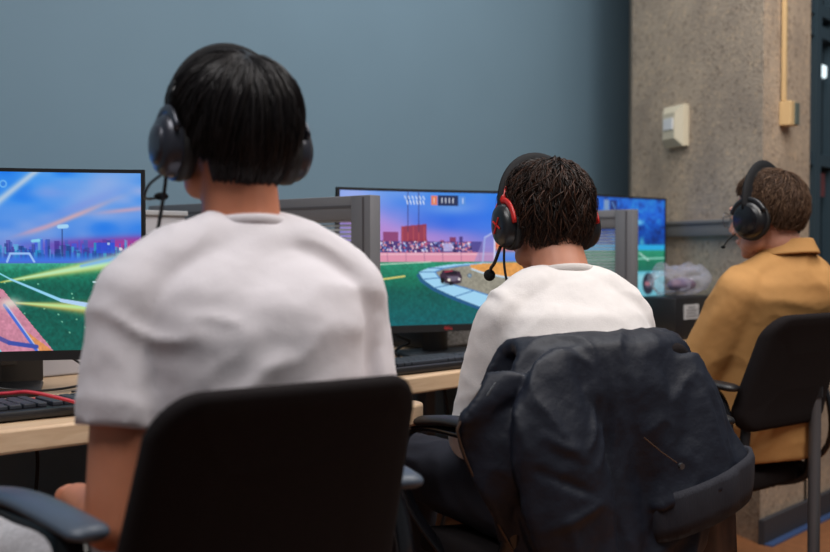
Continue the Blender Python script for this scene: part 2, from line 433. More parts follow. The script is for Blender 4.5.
desk(d1, 'beech desk with a curved front at the left, holding the keyboard with a red cable', [(0.6, 2.6), (1.6, 1.95), (1.6, 2.6), (0.6, 1.95)])
d2 = [(1.842, 1.785), (3.005, 1.785), (3.005, 2.735), (2.46, 2.735), (2.46, 2.125), (1.97, 2.125), (1.97, 2.735), (1.842, 2.735)]
desk(d2, 'beech desk in front of the person in the cream sweater, under the middle screen', [(1.90, 1.9), (2.9, 1.9), (2.9, 2.6), (1.9, 2.6)])
d3 = [(3.055, 1.785), (3.65, 1.785), (3.93, 2.30), (3.99, 2.42), (4.30, 2.735), (3.055, 2.735)]
desk(d3, 'beech desk at the concrete pillar, mostly hidden behind the tan jacket', [(3.12, 1.9), (3.6, 1.9), (3.12, 2.6), (3.78, 2.6)])

def divider(x, label, y0=1.79, y1=2.735, top=1.183):
    o = empty('desk_divider', (x, y0, 0.73), 0, label, 'desk divider', 'slatted dividers between the desks')
    L = y1 - y0; h = top - 0.73; t = 0.036
    f = MB()
    f.box((0, 0.034, h / 2 + 0.0015), (t, 0.068, h - 0.003), bev=0.003); f.box((0, L - 0.034, h / 2 + 0.0015), (t, 0.068, h - 0.003), bev=0.003)
    f.box((0, L / 2, h - 0.03), (t - 0.006, L - 0.13, 0.06), bev=0.003); f.box((0, L / 2, 0.035), (t - 0.006, L - 0.13, 0.064), bev=0.003)
    f.box((0, L / 2, 0.22), (t - 0.006, 0.03, h - 0.1), bev=0.003)
    f.build('frame', M['div'], o, auto=40)
    g = MB(); g.box((0, 0.024, h / 2 + 0.001), (t + 0.003, 0.006, h - 0.012)); g.box((0, L / 2, h - 0.026), (t - 0.003, L - 0.13, 0.006))
    g.build('groove', M['div_dark'], o)
    MB().box((0, L / 2, h / 2), (0.006, L - 0.12, h - 0.11)).build('pane', M['pane'], o)
    return o
divider(1.812, 'grey-framed divider with slatted pane right of the white t-shirt shoulder')
divider(3.022, 'grey-framed divider with slatted pane right of the cream sweater neck')

# pale back panel behind the left desk
pn = empty('back_panel', (1.20, 2.47, 0.73), 0, 'pale grey slatted panel standing at the back of the left desk', 'panel')
MB().box((-0.02, 0, 0.21), (1.1, 0.03, 0.416), bev=0.004).build('board', M['panel'], pn)
MB().box((-0.02, -0.003, 0.421), (1.11, 0.04, 0.014), bev=0.003).build('cap_rail', M['white_steel'], pn)
for k in range(5):
    MB().box((0.33, -0.018, 0.36 - k * 0.036), (0.36, 0.008, 0.006)).build('slat', M['div'], pn)

# ------------------------------------------------------------------ game pictures for the screens (drawn as colours on the screen mesh)
class Cv:
    def __init__(s, w=384, h=216):
        s.w, s.h = w, h; s.a = np.zeros((h, w, 3)); s.U, s.V = np.meshgrid((np.arange(w) + .5) / w, (np.arange(h) + .5) / h)
    def grad(s, stops, m=None, jitter=0):
        vs = [p for p, _ in stops]; g = np.stack([np.interp(s.V + jitter, vs, [c[k] / 255. for _, c in stops]) for k in range(3)], -1)
        s.blend(g, np.ones_like(s.U) if m is None else m)
    def blend(s, c, m): m = np.clip(m, 0, 1)[..., None]; s.a = s.a * (1 - m) + c * m
    def put(s, c, m): s.blend(np.array(c)[None, None, :] / 255., m)
    def polym(s, pts, soft=0.0):
        ins = np.zeros_like(s.U, bool); n = len(pts); j = n - 1
        for i in range(n):
            (xi, yi), (xj, yj) = pts[i], pts[j]
            c = ((yi > s.V) != (yj > s.V)) & (s.U < (xj - xi) * (s.V - yi) / ((yj - yi) if yj != yi else 1e-9) + xi); ins ^= c; j = i
        return ins.astype(float)
    def poly(s, pts, c, a=1): s.put(c, s.polym(pts) * a)
    def distl(s, p, q):
        asp = 16 / 9.; ax, ay, bx, by = p[0] * asp, p[1], q[0] * asp, q[1]; U = s.U * asp
        dx, dy = bx - ax, by - ay; t = np.clip(((U - ax) * dx + (s.V - ay) * dy) / (dx * dx + dy * dy + 1e-12), 0, 1)
        return np.hypot(U - ax - t * dx, s.V - ay - t * dy), t
    def line(s, p, q, w, c, a=1, w2=None, soft=0.004):
        d, t = s.distl(p, q); ww = w + ((w2 - w) * t if w2 is not None else 0)
        s.put(c, a * np.clip((ww - d) / soft + .5, 0, 1))
    def glow(s, p, q, w, w2, c, a):
        d, t = s.distl(p, q); s.put(c, a * np.exp(-(d / (w + (w2 - w) * t)) ** 2))
    def ell(s, c0, rx, ry, c, a=1, soft=0.1):
        d = np.hypot((s.U - c0[0]) / rx, (s.V - c0[1]) / ry); s.put(c, a * np.clip((1 - d) / soft, 0, 1))
    def blob(s, c0, rx, ry, c, a=1, rot=0):
        x = (s.U - c0[0]) * 16 / 9.; y = s.V - c0[1]; cr, sr = math.cos(rot), math.sin(rot)
        X = (x * cr + y * sr) / rx; Y = (-x * sr + y * cr) / ry; s.put(c, a * np.exp(-(X * X + Y * Y)))
    def noise(s, sx, sy, seed):
        rs = np.random.RandomState(seed); g = rs.rand(sy + 2, sx + 2); x = s.U * sx; y = s.V * sy
        i = x.astype(int); j = y.astype(int); fx = x - i; fy = y - j; fx = fx * fx * (3 - 2 * fx); fy = fy * fy * (3 - 2 * fy)
        return (g[j, i] * (1 - fx) + g[j, i + 1] * fx) * (1 - fy) + (g[j + 1, i] * (1 - fx) + g[j + 1, i + 1] * fx) * fy
    def grain(s, seed, m, amt):
        n = (s.noise(96, 54, seed) + s.noise(190, 100, seed + 1)) - 1; s.a = np.clip(s.a * (1 + (amt * n * m)[..., None]), 0, 1)
    def city(s, v0, v1, seed, cols, u0=0, u1=1, n=60, a=1):
        rs = random.Random(seed)
        for _ in range(n):
            u = rs.uniform(u0, u1); w = rs.uniform(.004, .018); t = rs.uniform(v0, v1)
            m = ((abs(s.U - u) < w) & (s.V > t) & (s.V < v1)).astype(float); s.put(rs.choice(cols), m * a * rs.uniform(.5, 1))

def field_px(c, m, seed, hor):
    c.grad([(0, (20, 120, 110)), (hor, (42, 150, 116)), (hor + .12, (22, 120, 92)), (0.75, (10, 92, 84)), (1, (8, 96, 104))], m); c.grain(seed, m, .16)

def screen_mid():
    c = Cv(); hor = 0.455
    c.grad([(0, (70, 146, 236)), (.10, (50, 128, 236)), (.26, (50, 104, 224)), (.40, (150, 120, 206)), (.46, (206, 140, 190)), (1, (0, 0, 0))])
    c.blob((.10, .20), .55, .16, (176, 160, 232), .95, .3); c.blob((.20, .30), .5, .10, (190, 140, 214), .8, .25)
    c.blob((.06, .03), .25, .08, (150, 180, 244), .8); c.blob((.52, .33), .6, .07, (196, 132, 206), .75)
    c.blob((.62, .20), .4, .12, (28, 98, 230), 1); c.blob((.53, .12), .22, .05, (120, 170, 236), .7); c.blob((.85, .15), .4, .3, (34, 122, 236), .9)
    n = c.noise(14, 12, 3) * (c.V < .42); c.put((210, 180, 236), n * .22)
    # stadium
    c.city(.33, .46, 4, [(86, 40, 92), (128, 48, 82), (58, 38, 104), (156, 64, 84)], 0, .60, 50, .9)
    c.poly([(.285, .26), (.40, .24), (.40, .42), (.285, .42)], (150, 52, 70), .9)
    c.poly([(.20, .30), (.27, .30), (.27, .42), (.20, .42)], (132, 52, 96), .8)
    for k in range(5): c.line((.29 + k * .025, .26), (.29 + k * .025, .42), .003, (206, 96, 92), .7)
    for u in (.315, .365): c.line((u, .0), (u, .30), .003, (50, 40, 90), .8)
    band = ((c.V > .37) & (c.V < .455) & (c.U < .66)).astype(float)
    c.put((62, 56, 128), band * .75)
    rs = random.Random(5)
    for _ in range(420):
        u = rs.uniform(0, .62); v = rs.uniform(.375, .45); c.put(rs.choice([(232, 220, 246), (190, 90, 130), (120, 150, 220), (40, 40, 90), (226, 150, 160)]), ((abs(c.U - u) < .0032) & (abs(c.V - v) < .006)).astype(float))
    c.put((196, 190, 236), ((abs(c.U - .50) < .02) & (abs(c.V - .415) < .03)).astype(float) * .8)
    c.put((226, 150, 176), ((c.V > .452) & (c.V < .53) & (c.U < .72)).astype(float))
    c.put((240, 190, 206), ((abs(c.V - .468) < .006) & (c.U < .72)).astype(float))
    for k in range(8): c.line((.05 + k * .085, .45), (.052 + k * .085, .53), .002, (150, 90, 130))
    m = (c.V > .525).astype(float); field_px(c, m, 11, .52)
    c.line((0, .555), (.42, .525), .004, (220, 240, 220), .8)
    c.line((.18, .655), (.30, .63), .006, (226, 214, 120))
    # the pale curved track round the orange patch
    def arcb(k):
        return [(1.02 - .62 * k * 1.0, .535), (.62 - .02 + (1 - k) * .35, .53)]
    outer = [(.62, .535), (.51, .545), (.41, .57), (.365, .60), (.385, .655), (.44, .72), (.53, .79), (.65, .87), (.80, .95), (.9, 1.0), (1.1, 1.0), (1.1, .53)]
    inner = [(.64, .545), (.56, .555), (.48, .575), (.44, .60), (.46, .645), (.52, .695), (.62, .745), (.72, .80), (.85, .87), (1.0, .93), (1.1, .95), (1.1, .54)]
    c.poly([(u - .012, v + .02) for u, v in outer], (40, 90, 150), .8); c.poly(outer, (164, 216, 246)); 
    for (u0, v0), (u1, v1) in zip(outer[2:9], inner[2:9]): c.line((u0, v0), (u1, v1), .003, (40, 90, 160))
    c.poly(inner, (150, 146, 132)); c.grain(31, c.polym(inner), .15)
    for a, b in zip(inner[:-2], inner[1:-1]): c.line(a, b, .004, (70, 130, 200))
    org = [(.60, .55), (.68, .535), (1.1, .53), (1.1, .72), (.9, .68), (.75, .64), (.66, .61), (.61, .58)]
    c.poly(org, (226, 158, 84)); c.grain(41, c.polym(org), .12)
    for a, b in zip(org[3:-1], org[4:]): c.line(a, b, .006, (196, 226, 246))
    # goal
    c.poly([(.62, .53), (.66, .36), (.72, .28), (.86, .19), (1.1, .12), (1.1, .53)], (150, 140, 206), .55)
    g = c.polym([(.72, .52), (.72, .34), (.80, .27), (1.1, .17), (1.1, .52)]); c.grad([(.2, (226, 120, 70)), (.42, (206, 96, 76)), (.46, (110, 150, 230)), (.52, (80, 130, 226))], g)
    for k in range(9): c.line((.73 + k * .035, .30 - k * .012), (.73 + k * .035, .44), .003, (246, 190, 110), .6)
    for k in range(3): c.line((.72, .34 + k * .04), (1.05, .25 + k * .06), .003, (246, 190, 120), .5)
    c.line((.715, .53), (.715, .33), .006, (226, 226, 250)); c.line((.715, .33), (.80, .26), .007, (226, 230, 250)); c.line((.80, .26), (1.1, .15), .008, (226, 230, 252))
    c.line((.66, .53), (.67, .34), .005, (170, 200, 244), .7); c.line((.67, .34), (.80, .21), .006, (190, 200, 240), .8)
    # car
    c.ell((.515, .685), .055, .022, (60, 66, 74), .6, .5)
    c.poly([(.462, .625), (.475, .59), (.52, .585), (.555, .60), (.565, .64), (.56, .685), (.515, .695), (.49, .685), (.465, .66)], (58, 40, 60))
    c.poly([(.482, .60), (.52, .593), (.545, .605), (.54, .622), (.495, .622)], (24, 20, 36)); c.line((.485, .60), (.52, .593), .004, (190, 50, 80))
    c.poly([(.495, .635), (.55, .635), (.556, .665), (.515, .672)], (110, 100, 120)); c.ell((.505, .662), .007, .011, (250, 244, 230)); c.ell((.552, .657), .006, .010, (240, 230, 230))
    c.ell((.475, .665), .010, .022, (14, 12, 18)); c.ell((.515, .688), .010, .016, (14, 12, 18))
    c.ell((.60, .63), .010, .017, (70, 110, 150)); c.ell((.60, .63), .006, .010, (150, 170, 180))
    # score bar
    c.poly([(.422, .03), (.450, .03), (.450, .095), (.422, .095)], (226, 126, 96)); c.poly([(.452, .025), (.548, .025), (.548, .10), (.452, .10)], (34, 46, 86)); c.poly([(.55, .03), (.58, .03), (.58, .095), (.55, .095)], (90, 146, 226))
    for k in range(4): c.line((.472 + k * .017, .045), (.472 + k * .017, .078), .004, (226, 230, 244)); c.line((.568, .045), (.568, .08), .003, (230, 236, 250)) if k == 0 else None
    c.line((.436, .045), (.436, .08), .003, (250, 230, 220))
    for k in range(6): c.line((.30 + k * .017, .035), (.306 + k * .017, .055), .0045, (226, 236, 250), .9); c.line((.31 + k * .015, .068), (.314 + k * .015, .092), .0045, (240, 246, 252), .9)
    return c
def screen_left():
    c = Cv(); c.U = .5 + (c.U - .53) / .94
    c.grad([(0, (70, 156, 244)), (.22, (46, 136, 240)), (.36, (70, 136, 232)), (.44, (100, 116, 214)), (1, (0, 0, 0))])
    n = c.noise(7, 9, 9) * .6 + c.noise(16, 20, 10) * .4
    c.put((160, 176, 228), np.clip(n - .42, 0, 1) * 2.0 * (c.V < .42) * (.5 + .8 * (c.U - .5))); c.put((14, 116, 236), np.clip(.45 - n, 0, 1) * 2.4 * (c.V < .40))
    c.blob((.86, .10), .30, .10, (152, 178, 232), .8, -.4); c.blob((.77, .25), .22, .016, (232, 176, 170), .85, -.38); c.blob((.66, .32), .12, .012, (220, 160, 180), .6, -.3)
    c.blob((.95, .21), .16, .014, (220, 166, 178), .7, -.1); c.blob((.70, .12), .12, .03, (120, 156, 232), .6); c.blob((.80, .19), .25, .03, (130, 150, 226), .6, -.38)
    c.blob((.95, .385), .40, .030, (150, 60, 160), .9, -.06); c.blob((1.0, .42), .26, .03, (216, 44, 124), .9); c.blob((.78, .41), .2, .03, (96, 66, 180), .8)
    c.glow((.67, -.02), (.46, .28), .018, .024, (196, 212, 228), .85)
    c.poly([(.44, .03), (.525, .03), (.525, .115), (.44, .115)], (30, 50, 140), .9); c.ell((.555, .07), .014, .025, (120, 190, 250), .9, .3); c.ell((.555, .07), .009, .016, (50, 130, 230), 1, .3)
    for k, sd in enumerate((14, 15, 16)):
        rs = random.Random(sd)
        for _ in range(90):
            u = rs.uniform(.44, 1); w = rs.uniform(.002, .008); t = rs.uniform(.37 + .03 * k, .46); col = rs.choice([(20, 110, 190), (30, 70, 160), (20, 160, 200), (70, 50, 150), (24, 60, 130), (90, 190, 230), (60, 90, 220)])
            c.put(col, ((abs(c.U - u) < w) & (c.V > t) & (c.V < .49)).astype(float) * rs.uniform(.3, .75))
    c.put((40, 80, 220), ((abs(c.U - .88) < .03) & (abs(c.V - .425) < .03)).astype(float) * .8)
    c.put((60, 120, 232), np.exp(-((c.V - .49) / .022) ** 2) * .9); c.ell((.93, .43), .006, .010, (230, 220, 240), .9); c.ell((.89, .40), .005, .008, (200, 220, 240), .8)
    c.line((.74, .32), (.74, .47), .0025, (34, 56, 110)); c.line((.73, .305), (.755, .302), .011, (166, 216, 250)); c.line((.645, .385), (.665, .382), .008, (140, 220, 244), .9)
    m = (c.V > .51).astype(float); c.grad([(0, (60, 160, 140)), (.51, (60, 166, 140)), (.56, (24, 124, 96)), (.64, (12, 96, 80)), (1, (14, 92, 82))], m); c.grain(21, m, .18)
    for p, q in (((.565, .50), (.575, .455)), ((.575, .455), (.635, .455)), ((.635, .455), (.65, .50))): c.line(p, q, .006, (156, 196, 252))
    for k in range(34):
        rs = random.Random(k); c.ell((rs.uniform(.5, 1), rs.uniform(.56, .98)), .003, .005, (150, 226, 190), .7)
    c.glow((.545, .613), (1.04, .465), .004, .050, (214, 206, 96), .95); c.glow((.56, .608), (1.06, .455), .002, .034, (190, 240, 190), .95); c.glow((.80, .525), (1.1, .415), .008, .026, (120, 180, 246), .85)
    c.glow((.593, .729), (.96, .785), .005, .050, (222, 176, 84), .95); c.glow((.60, .729), (.96, .780), .003, .028, (190, 236, 160), .95)
    c.line((.50, .525), (.575, .597), .004, (140, 220, 240)); c.line((.575, .597), (.736, .718), .005, (150, 216, 250), 1, .009); c.line((.736, .718), (.90, .77), .010, (180, 214, 250), 1, .016); c.line((.84, .615), (.90, .63), .005, (200, 236, 240))
    c.poly([(.40, .62), (.50, .63), (.55, .652), (.707, .995), (.72, 1.02), (.40, 1.02)], (206, 136, 160)); c.poly([(.61, .87), (.70, .99), (.71, 1.02), (.66, 1.02)], (220, 146, 90))
    c.grain(77, c.polym([(.40, .62), (.50, .63), (.55, .652), (.707, .995), (.72, 1.02), (.40, 1.02)]), .12)
    c.line((.555, .74), (.655, .995), .008, (70, 110, 214)); c.line((.562, .74), (.662, .995), .0025, (190, 210, 250)); c.line((.44, .84), (.57, .95), .012, (86, 84, 160)); c.line((.57, .95), (.655, .975), .012, (60, 80, 170))
    c.line((.49, .86), (.545, 1.01), .007, (120, 220, 240)); c.blob((.575, .73), .06, .03, (226, 220, 206), .9)
    c.poly([(.40, .60), (.50, .59), (.535, .64), (.542, .70), (.53, .745), (.40, .77)], (110, 22, 52)); c.poly([(.505, .62), (.528, .65), (.53, .70), (.51, .73)], (40, 90, 180)); c.poly([(.44, .61), (.50, .60), (.505, .67), (.44, .68)], (20, 16, 40)); c.ell((.525, .69), .008, .028, (226, 206, 230))
    return c
def screen_right():
    c = Cv()
    c.grad([(0, (24, 100, 206)), (.15, (18, 96, 214)), (.40, (12, 66, 160)), (.47, (20, 80, 150)), (1, (0, 0, 0))])
    n = c.noise(20, 18, 2) * .6 + c.noise(50, 40, 3) * .4; c.put((40, 150, 220), np.clip(n - .5, 0, 1) * 2 * (c.V < .46)); c.put((8, 40, 110), np.clip(.45 - n, 0, 1) * 2.4 * (c.V < .46))
    c.ell((.78, .23), .05, .04, (120, 206, 240), .8, .8); c.ell((.80, .42), .03, .07, (80, 190, 210), .7, .8)
    c.put((40, 170, 226), (abs(c.V - .475) < .028).astype(float)); m = (c.V > .50).astype(float); field_px(c, m, 61, .5)
    c.line((0, .60), (1, .58), .006, (150, 220, 200)); c.line((.78, .53), (.86, .60), .008, (190, 230, 220), .9)
    c.put((120, 206, 226), np.clip((c.V - .70) / .05, 0, 1)); c.grad([(.68, (60, 170, 200)), (.76, (140, 206, 220)), (1, (96, 176, 196))], (c.V > .71).astype(float))
    c.ell((.86, .83), .055, .115, (34, 42, 60), 1, .15); c.ell((.86, .83), .035, .05, (90, 80, 100), 1, .3); c.line((.84, .83), (.88, .83), .016, (190, 120, 130), .8)
    c.poly([(.44, .03), (.49, .03), (.49, .12), (.44, .12)], (120, 150, 190)); c.poly([(.50, .03), (.57, .03), (.57, .12), (.50, .12)], (24, 50, 120)); c.line((.52, .05), (.55, .10), .008, (90, 140, 200))
    return c

M['screen'] = attr_mat('screen_picture', 'picture', emit=0.93, rough=0.25)

def monitor(loc, rot, label, cv, box_label=None):
    o = empty('monitor', loc, rot, label, 'monitor', 'curved monitors showing a car football game')
    RC = 1.8; HW = 0.355; z0, z1 = 0.078, 0.498
    def P(s_, z, d=0.0):   # s_ arc length from the centre
        t = s_ / RC; return Vector(((RC - d) * math.sin(t), -0.07 - RC * (1 - math.cos(t)) * 1.0 - d * math.cos(t), z))
    # housing : closed curved shell
    n = 24; rr = []
    for i in range(n + 1):
        s_ = -HW + 2 * HW * i / n; edge = 1 - abs(s_) / HW
        back = 0.014 + 0.028 * min(1, edge * 4) ** 0.5
        zc = (z0 + z1) / 2
        pr = [(0.0, z0), (0.0, z1), (-0.008, z1), (-back * .8, z1 - 0.03), (-back, zc + .08), (-back, zc - .08), (-back * .8, z0 + 0.03), (-0.008, z0)]
        rr.append([P(s_, z, d) for d, z in pr])
    MB().rings(rr).build('housing', M['black_matte'], o, auto=35)
    # bezel: four bars standing proud of the picture
    b = MB()
    def bar(s0, s1, za, zb, d, k=24):
        rg = []
        for i in range(k + 1):
            s_ = s0 + (s1 - s0) * i / k; rg.append([P(s_, za, -0.002), P(s_, zb, -0.002), P(s_, zb, d), P(s_, za, d)])
        b.rings(rg)
    bar(-HW, HW, z0, z0 + 0.021, .004); bar(-HW, HW, z1 - 0.008, z1, .003); bar(-HW, -HW + .008, z0, z1, .003, 2); bar(HW - .008, HW, z0, z1, .003, 2)
    b.build('bezel', M['black'], o, auto=35)
    # picture
    W_, H_ = cv.w, cv.h; xs = np.linspace(-HW + .008, HW - .008, W_); zs = np.linspace(z1 - .008, z0 + .021, H_)
    X, Z = np.meshgrid(xs, zs); T = X / RC
    co = np.stack([(RC - .0012) * np.sin(T), -0.07 - RC * (1 - np.cos(T)) - .0012 * np.cos(T), Z], -1).reshape(-1, 3)
    idx = np.arange(W_ * H_).reshape(H_, W_)
    f = np.stack([idx[:-1, :-1], idx[1:, :-1], idx[1:, 1:], idx[:-1, 1:]], -1).reshape(-1, 4)
    me = bpy.data.meshes.new('screen'); me.from_pydata(co.tolist(), [], f.tolist()); 
    at = me.color_attributes.new('picture', 'FLOAT_COLOR', 'POINT')
    a = np.clip(cv.a, 0, 1); lin = np.where(a <= .04045, a / 12.92, ((a + .055) / 1.055) ** 2.4)
    at.data.foreach_set('color', np.concatenate([lin.reshape(-1, 3), np.ones((W_ * H_, 1))], 1).ravel())
    link('screen', me, M['screen'], o, True)
    # maker's name on the lower bezel
    tx = bpy.data.curves.new('logo', 'FONT'); tx.body = 'DELL'; tx.size = 0.0125; tx.extrude = 0.0004; tx.align_x = 'CENTER'
    to = bpy.data.objects.new('logo', tx); COL.objects.link(to); to.parent = o; to.location = (0, -0.0755, z0 + 0.005); to.rotation_euler = (PI / 2, 0, 0)
    lm_ = bpy.data.meshes.new_from_object(to.evaluated_get(bpy.context.evaluated_depsgraph_get())); bpy.data.objects.remove(to)
    to = link('logo', lm_, M['logo'], o, False, (0, -0.0755, z0 + 0.006)); to.rotation_euler = (PI / 2, 0, 0)
    to['label'] = 'red lettering DELL'
    MB().box((HW - .04, -0.07 - .04, z0 - 0.001), (.014, .010, .004)).build('power_light', M['green_led'], o)
    # stand
    MB().tube(curve_pts([(0, 0.03, 0.006), (0, 0.035, 0.12), (0, 0.02, 0.24), (0, -0.015, 0.28)], 12), 0.04, 12, flat=(1.05, 0.42), up=(0, 1, 0)).build('stand_neck', M['black'], o, auto=40)
    MB().box((0, 0.0, 0.008), (0.26, 0.19, 0.012), bev=0.005).build('stand_base', M['black'], o, auto=40)
    return o
M['logo'] = mat('red_logo', rgb(190, 60, 66), 0.5)
M['green_led'] = emat('green_led', (0.2, 1.0, 0.15), 1.5)
monitor((1.065, 2.29, 0.73), R(-30), 'curved monitor at the left edge, bright beams over the pitch', screen_left())
monitor((2.400, 2.10, 0.73), R(-27), 'curved monitor between both dividers, small dark car on a curved track', screen_mid())
monitor((3.36, 2.17, 0.755), R(0), 'curved monitor by the concrete pillar, blue stadium and dark oval gauge', screen_right())

# ------------------------------------------------------------------ computers, keyboards, cables
def pc(loc, sz, label, rot=0.0, cat='computer'):
    o = empty('desktop_computer', loc, rot, label, cat)
    MB().box((0, 0, sz[2] / 2 + 0.004), (sz[0], sz[1], sz[2]), bev=0.006).build('case', M['black'], o, auto=40)
    return o
c1 = pc((1.01, 2.395, 0.73), (0.49, 0.07, 0.30), 'dark computer case standing behind the leftmost monitor')
MB().box((0.1, -0.037, 0.15), (0.15, 0.004, 0.2), bev=0.001).build('front_vent', M['black_gloss'], c1)
c2 = pc((2.70, 2.32, 0.73), (0.40, 0.24, 0.105), 'flat black computer with silver label behind the middle monitor stand')
MB().box((-0.05, -0.1215, 0.055), (0.26, 0.003, 0.085)).build('label_plate', M['silver_label'], c2)
c3 = pc((3.475, 2.035, 0.73), (0.28, 0.09, 0.085), 'black box with silver speckled label under the right monitor')
MB().box((-0.03, -0.0465, 0.05), (0.11, 0.003, 0.07)).build('label_plate', M['silver_label'], c3)
c4 = pc((3.47, 1.885, 0.73), (0.32, 0.17, 0.148), 'flat black computer with a white label beneath the plastic bag')
lp = MB().box((-0.05, -0.0865, 0.100), (0.105, 0.003, 0.052)).build('label_plate', M['white_label'], c4)
for k, w in enumerate((.05, .08, .07, .085)):
    MB().box((-0.05, -0.0885, 0.116 - k * .0105), (w, 0.001, 0.0035)).build('print_line', M['grey_ink'], lp)

def keyboard(loc, rot, label, w=0.44, d=0.15):
    o = empty('keyboard', loc, rot, label, 'keyboard', None)
    MB().box((0, 0, 0.012), (w, d, 0.018), bev=0.005).build('case', M['black'], o, auto=40)
    rs = random.Random(3)
    for r in range(5):
        x = -w / 2 + .012; y = d / 2 - .026 - r * .0235
        widths = [1] * 15 if r < 1 else ([1.4] + [1] * 11 + [1.4, 1]) if r < 4 else [1.2, 1.2, 1.2, 6.2, 1.2, 1.2, 1.2, 1]
        tot = sum(widths); u = (w - .024 - .1) / tot
        for k in widths:
            MB().box((x + u * k / 2, y, 0.0255), (u * k - .003, .0205, .009), bev=.002).build('key', M['key'], o); x += u * k
        x = w / 2 - .105
        if r > 0:
            for q in range(4): MB().box((x + .0235 * q + .012, y, 0.0255), (.0205, .0205, .009), bev=.002).build('key', M['key'], o)
    return o
keyboard((0.90, 1.935, 0.73), R(-7), 'black keyboard on the left desk with a red cable lying across it')
keyboard((2.125, 1.885, 0.73), R(-3), 'black keyboard in front of the middle monitor')

def cable(name, ctrl, r, m, label, n=40):
    return tag(MB().tube(curve_pts(ctrl, n), r, 8).build(name, m, smooth=True), label, 'cable')
cable('usb_cable', [(0.60, 1.99, .76), (0.80, 1.985, .772), (0.93, 1.90, .78), (0.965, 1.865, .782), (1.02, 1.83, .765), (1.10, 1.83, .738), (1.25, 1.9, .737), (1.3, 2.1, .737)], .0035, M['red_cable'], 'red braided cable looping across the left keyboard')
cable('usb_cable', [(1.34, 2.0, .737), (1.22, 1.96, .74), (1.12, 2.03, .738), (1.0, 2.08, .742), (.9, 2.12, .737), (0.8, 2.1, .737)], .0035, M['red_cable'], 'red cable lying on the desk behind the left keyboard')
cable('power_cable', [(.95, 2.36, .84), (.90, 2.2, .80), (.87, 2.06, .76), (.78, 2.06, .737)], .0045, M['cable'], 'thick black cable hanging down behind the left monitor')
cable('power_cable', [(1.20, 2.4, .82), (1.16, 2.3, .83), (1.26, 2.25, .80), (1.30, 2.22, .745), (1.16, 2.16, .74), (1.03, 2.12, .76), (.98, 2.2, .78)], .0028, M['cable'], 'thin black cable looping over the desk under the left monitor')
cable('power_cable', [(1.45, 2.3, .80), (1.36, 2.18, .79), (1.26, 2.08, .745), (1.18, 2.1, .74)], .0025, M['cable'], 'thin black cable rising towards the white t-shirt sleeve')
cable('power_cable', [(2.31, 2.16, .84), (2.28, 2.17, .80), (2.34, 2.165, .77), (2.28, 2.17, .745), (2.30, 2.15, .69), (2.28, 2.14, .5)], .004, M['cable'], 'black cable coiling left of the middle monitor stand')
cable('power_cable', [(0.98, 2.2, .69), (0.98, 2.1, .55), (1.04, 2.05, .45), (1.10, 2.1, .60), (1.12, 2.2, .69)], .004, M['cable'], 'black cable loop hanging under the left desk')
cable('power_cable', [(0.83, 2.15, .69), (0.93, 2.10, .52), (.98, 2.08, .30), (.96, 2.1, .05)], .004, M['cable'], 'black cable hanging to the floor under the left desk')
cable('network_cable', [(0.80, 2.2, .69), (0.86, 2.1, .50), (0.90, 2.0, .30), (0.92, 2.0, .05)], .0028, M['orange_cable'], 'thin orange cable hanging under the left desk')
cable('power_cable', [(2.52, 2.2, .69), (2.50, 2.15, .5), (2.51, 2.15, .3), (2.48, 2.2, .03)], .007, M['cable'], 'thick black cable hanging under the middle desk beside the cream sleeve')
cable('power_cable', [(2.62, 2.2, .69), (2.60, 2.15, .5), (2.63, 2.15, .3), (2.62, 2.2, .03)], .006, M['steel_grey'], 'grey cable hanging under the middle desk beside the cream sleeve')

# plastic bag on the flat computer
bm_ = MB().ell((0, 0, 0.055), (0.165, 0.075, 0.056), 90, 50)
bg = bm_.mesh(); co, no = get_np(bg)
for i, p in enumerate(co):
    q = Vector(p); w = abs(mnoise.noise(q * 13)) * .052 + abs(mnoise.noise(q * 30)) * .016 - .018; co[i] = p + no[i] * w
    if p[0] > .06: co[i][2] += (p[0] - .06) * .25
co[:, 2] = np.maximum(co[:, 2], .0015); set_np(bg, co)
bag = link('plastic_bag', bg, M['bag'], None, False, (3.49, 1.885, 0.884), R(0)); tag(bag, 'crumpled clear plastic bag on the flat black computer', 'plastic bag')
MB().ell((0.02, 0, 0.038), (0.085, 0.04, 0.026), 20, 12).build('wrapped_goods', M['bagin'], bag, smooth=True)

# ------------------------------------------------------------------ fittings on the pillar
def on_left_face(t, z, off=0.0):   # t metres from the corner along the left face
    p = Vector((3.58, 1.61, 0)) + d0 * t + nrm0 * off; return (p.x, p.y, z)
dv = empty('wall_sensor', on_left_face(0.525, 1.544), ang0 - PI, 'beige wall sensor box on the concrete pillar above the tan jacket', 'wall sensor')
# local -y points out of the wall
m = MB()
hw, hh = .067, .082
def ringr(w, h, y): return [Vector((-w, y, -h)), Vector((w, y, -h)), Vector((w, y, h)), Vector((-w, y, h))]
m.rings([ringr(hw, hh, 0), ringr(hw, hh, .026), ringr(hw * .62, hh * .62, .050)])
m.build('housing', M['beige'], dv)
MB().rings([ringr(.036, .026, .046), ringr(.032, .022, .0535)]).build('lens', M['lens'], dv).location = (0, 0, 0.008)
MB().tube([(0.052, .03, 0), (0.052, .037, 0)], .004, 10).build('screw', M['steel_grey'], dv)
dv.rotation_euler = (0, 0, ang0)
cd = empty('conduit', (3.725, 1.597, 1.50), 0, 'cream conduit running down the pillar into a small switch box', 'conduit')
MB().box((0, 0, 0.90), (0.018, 0.016, 1.62), bev=.003).build('pipe', M['beige_pipe'], cd)
bx = MB().box((0.018, -0.010, 0.045), (0.062, 0.045, 0.088), bev=.003).build('box', M['beige_pipe'], cd)
MB().box((0.034, -0.034, 0.045), (0.036, 0.006, 0.08), bev=.001).build('cover', M['grey_green'], bx)

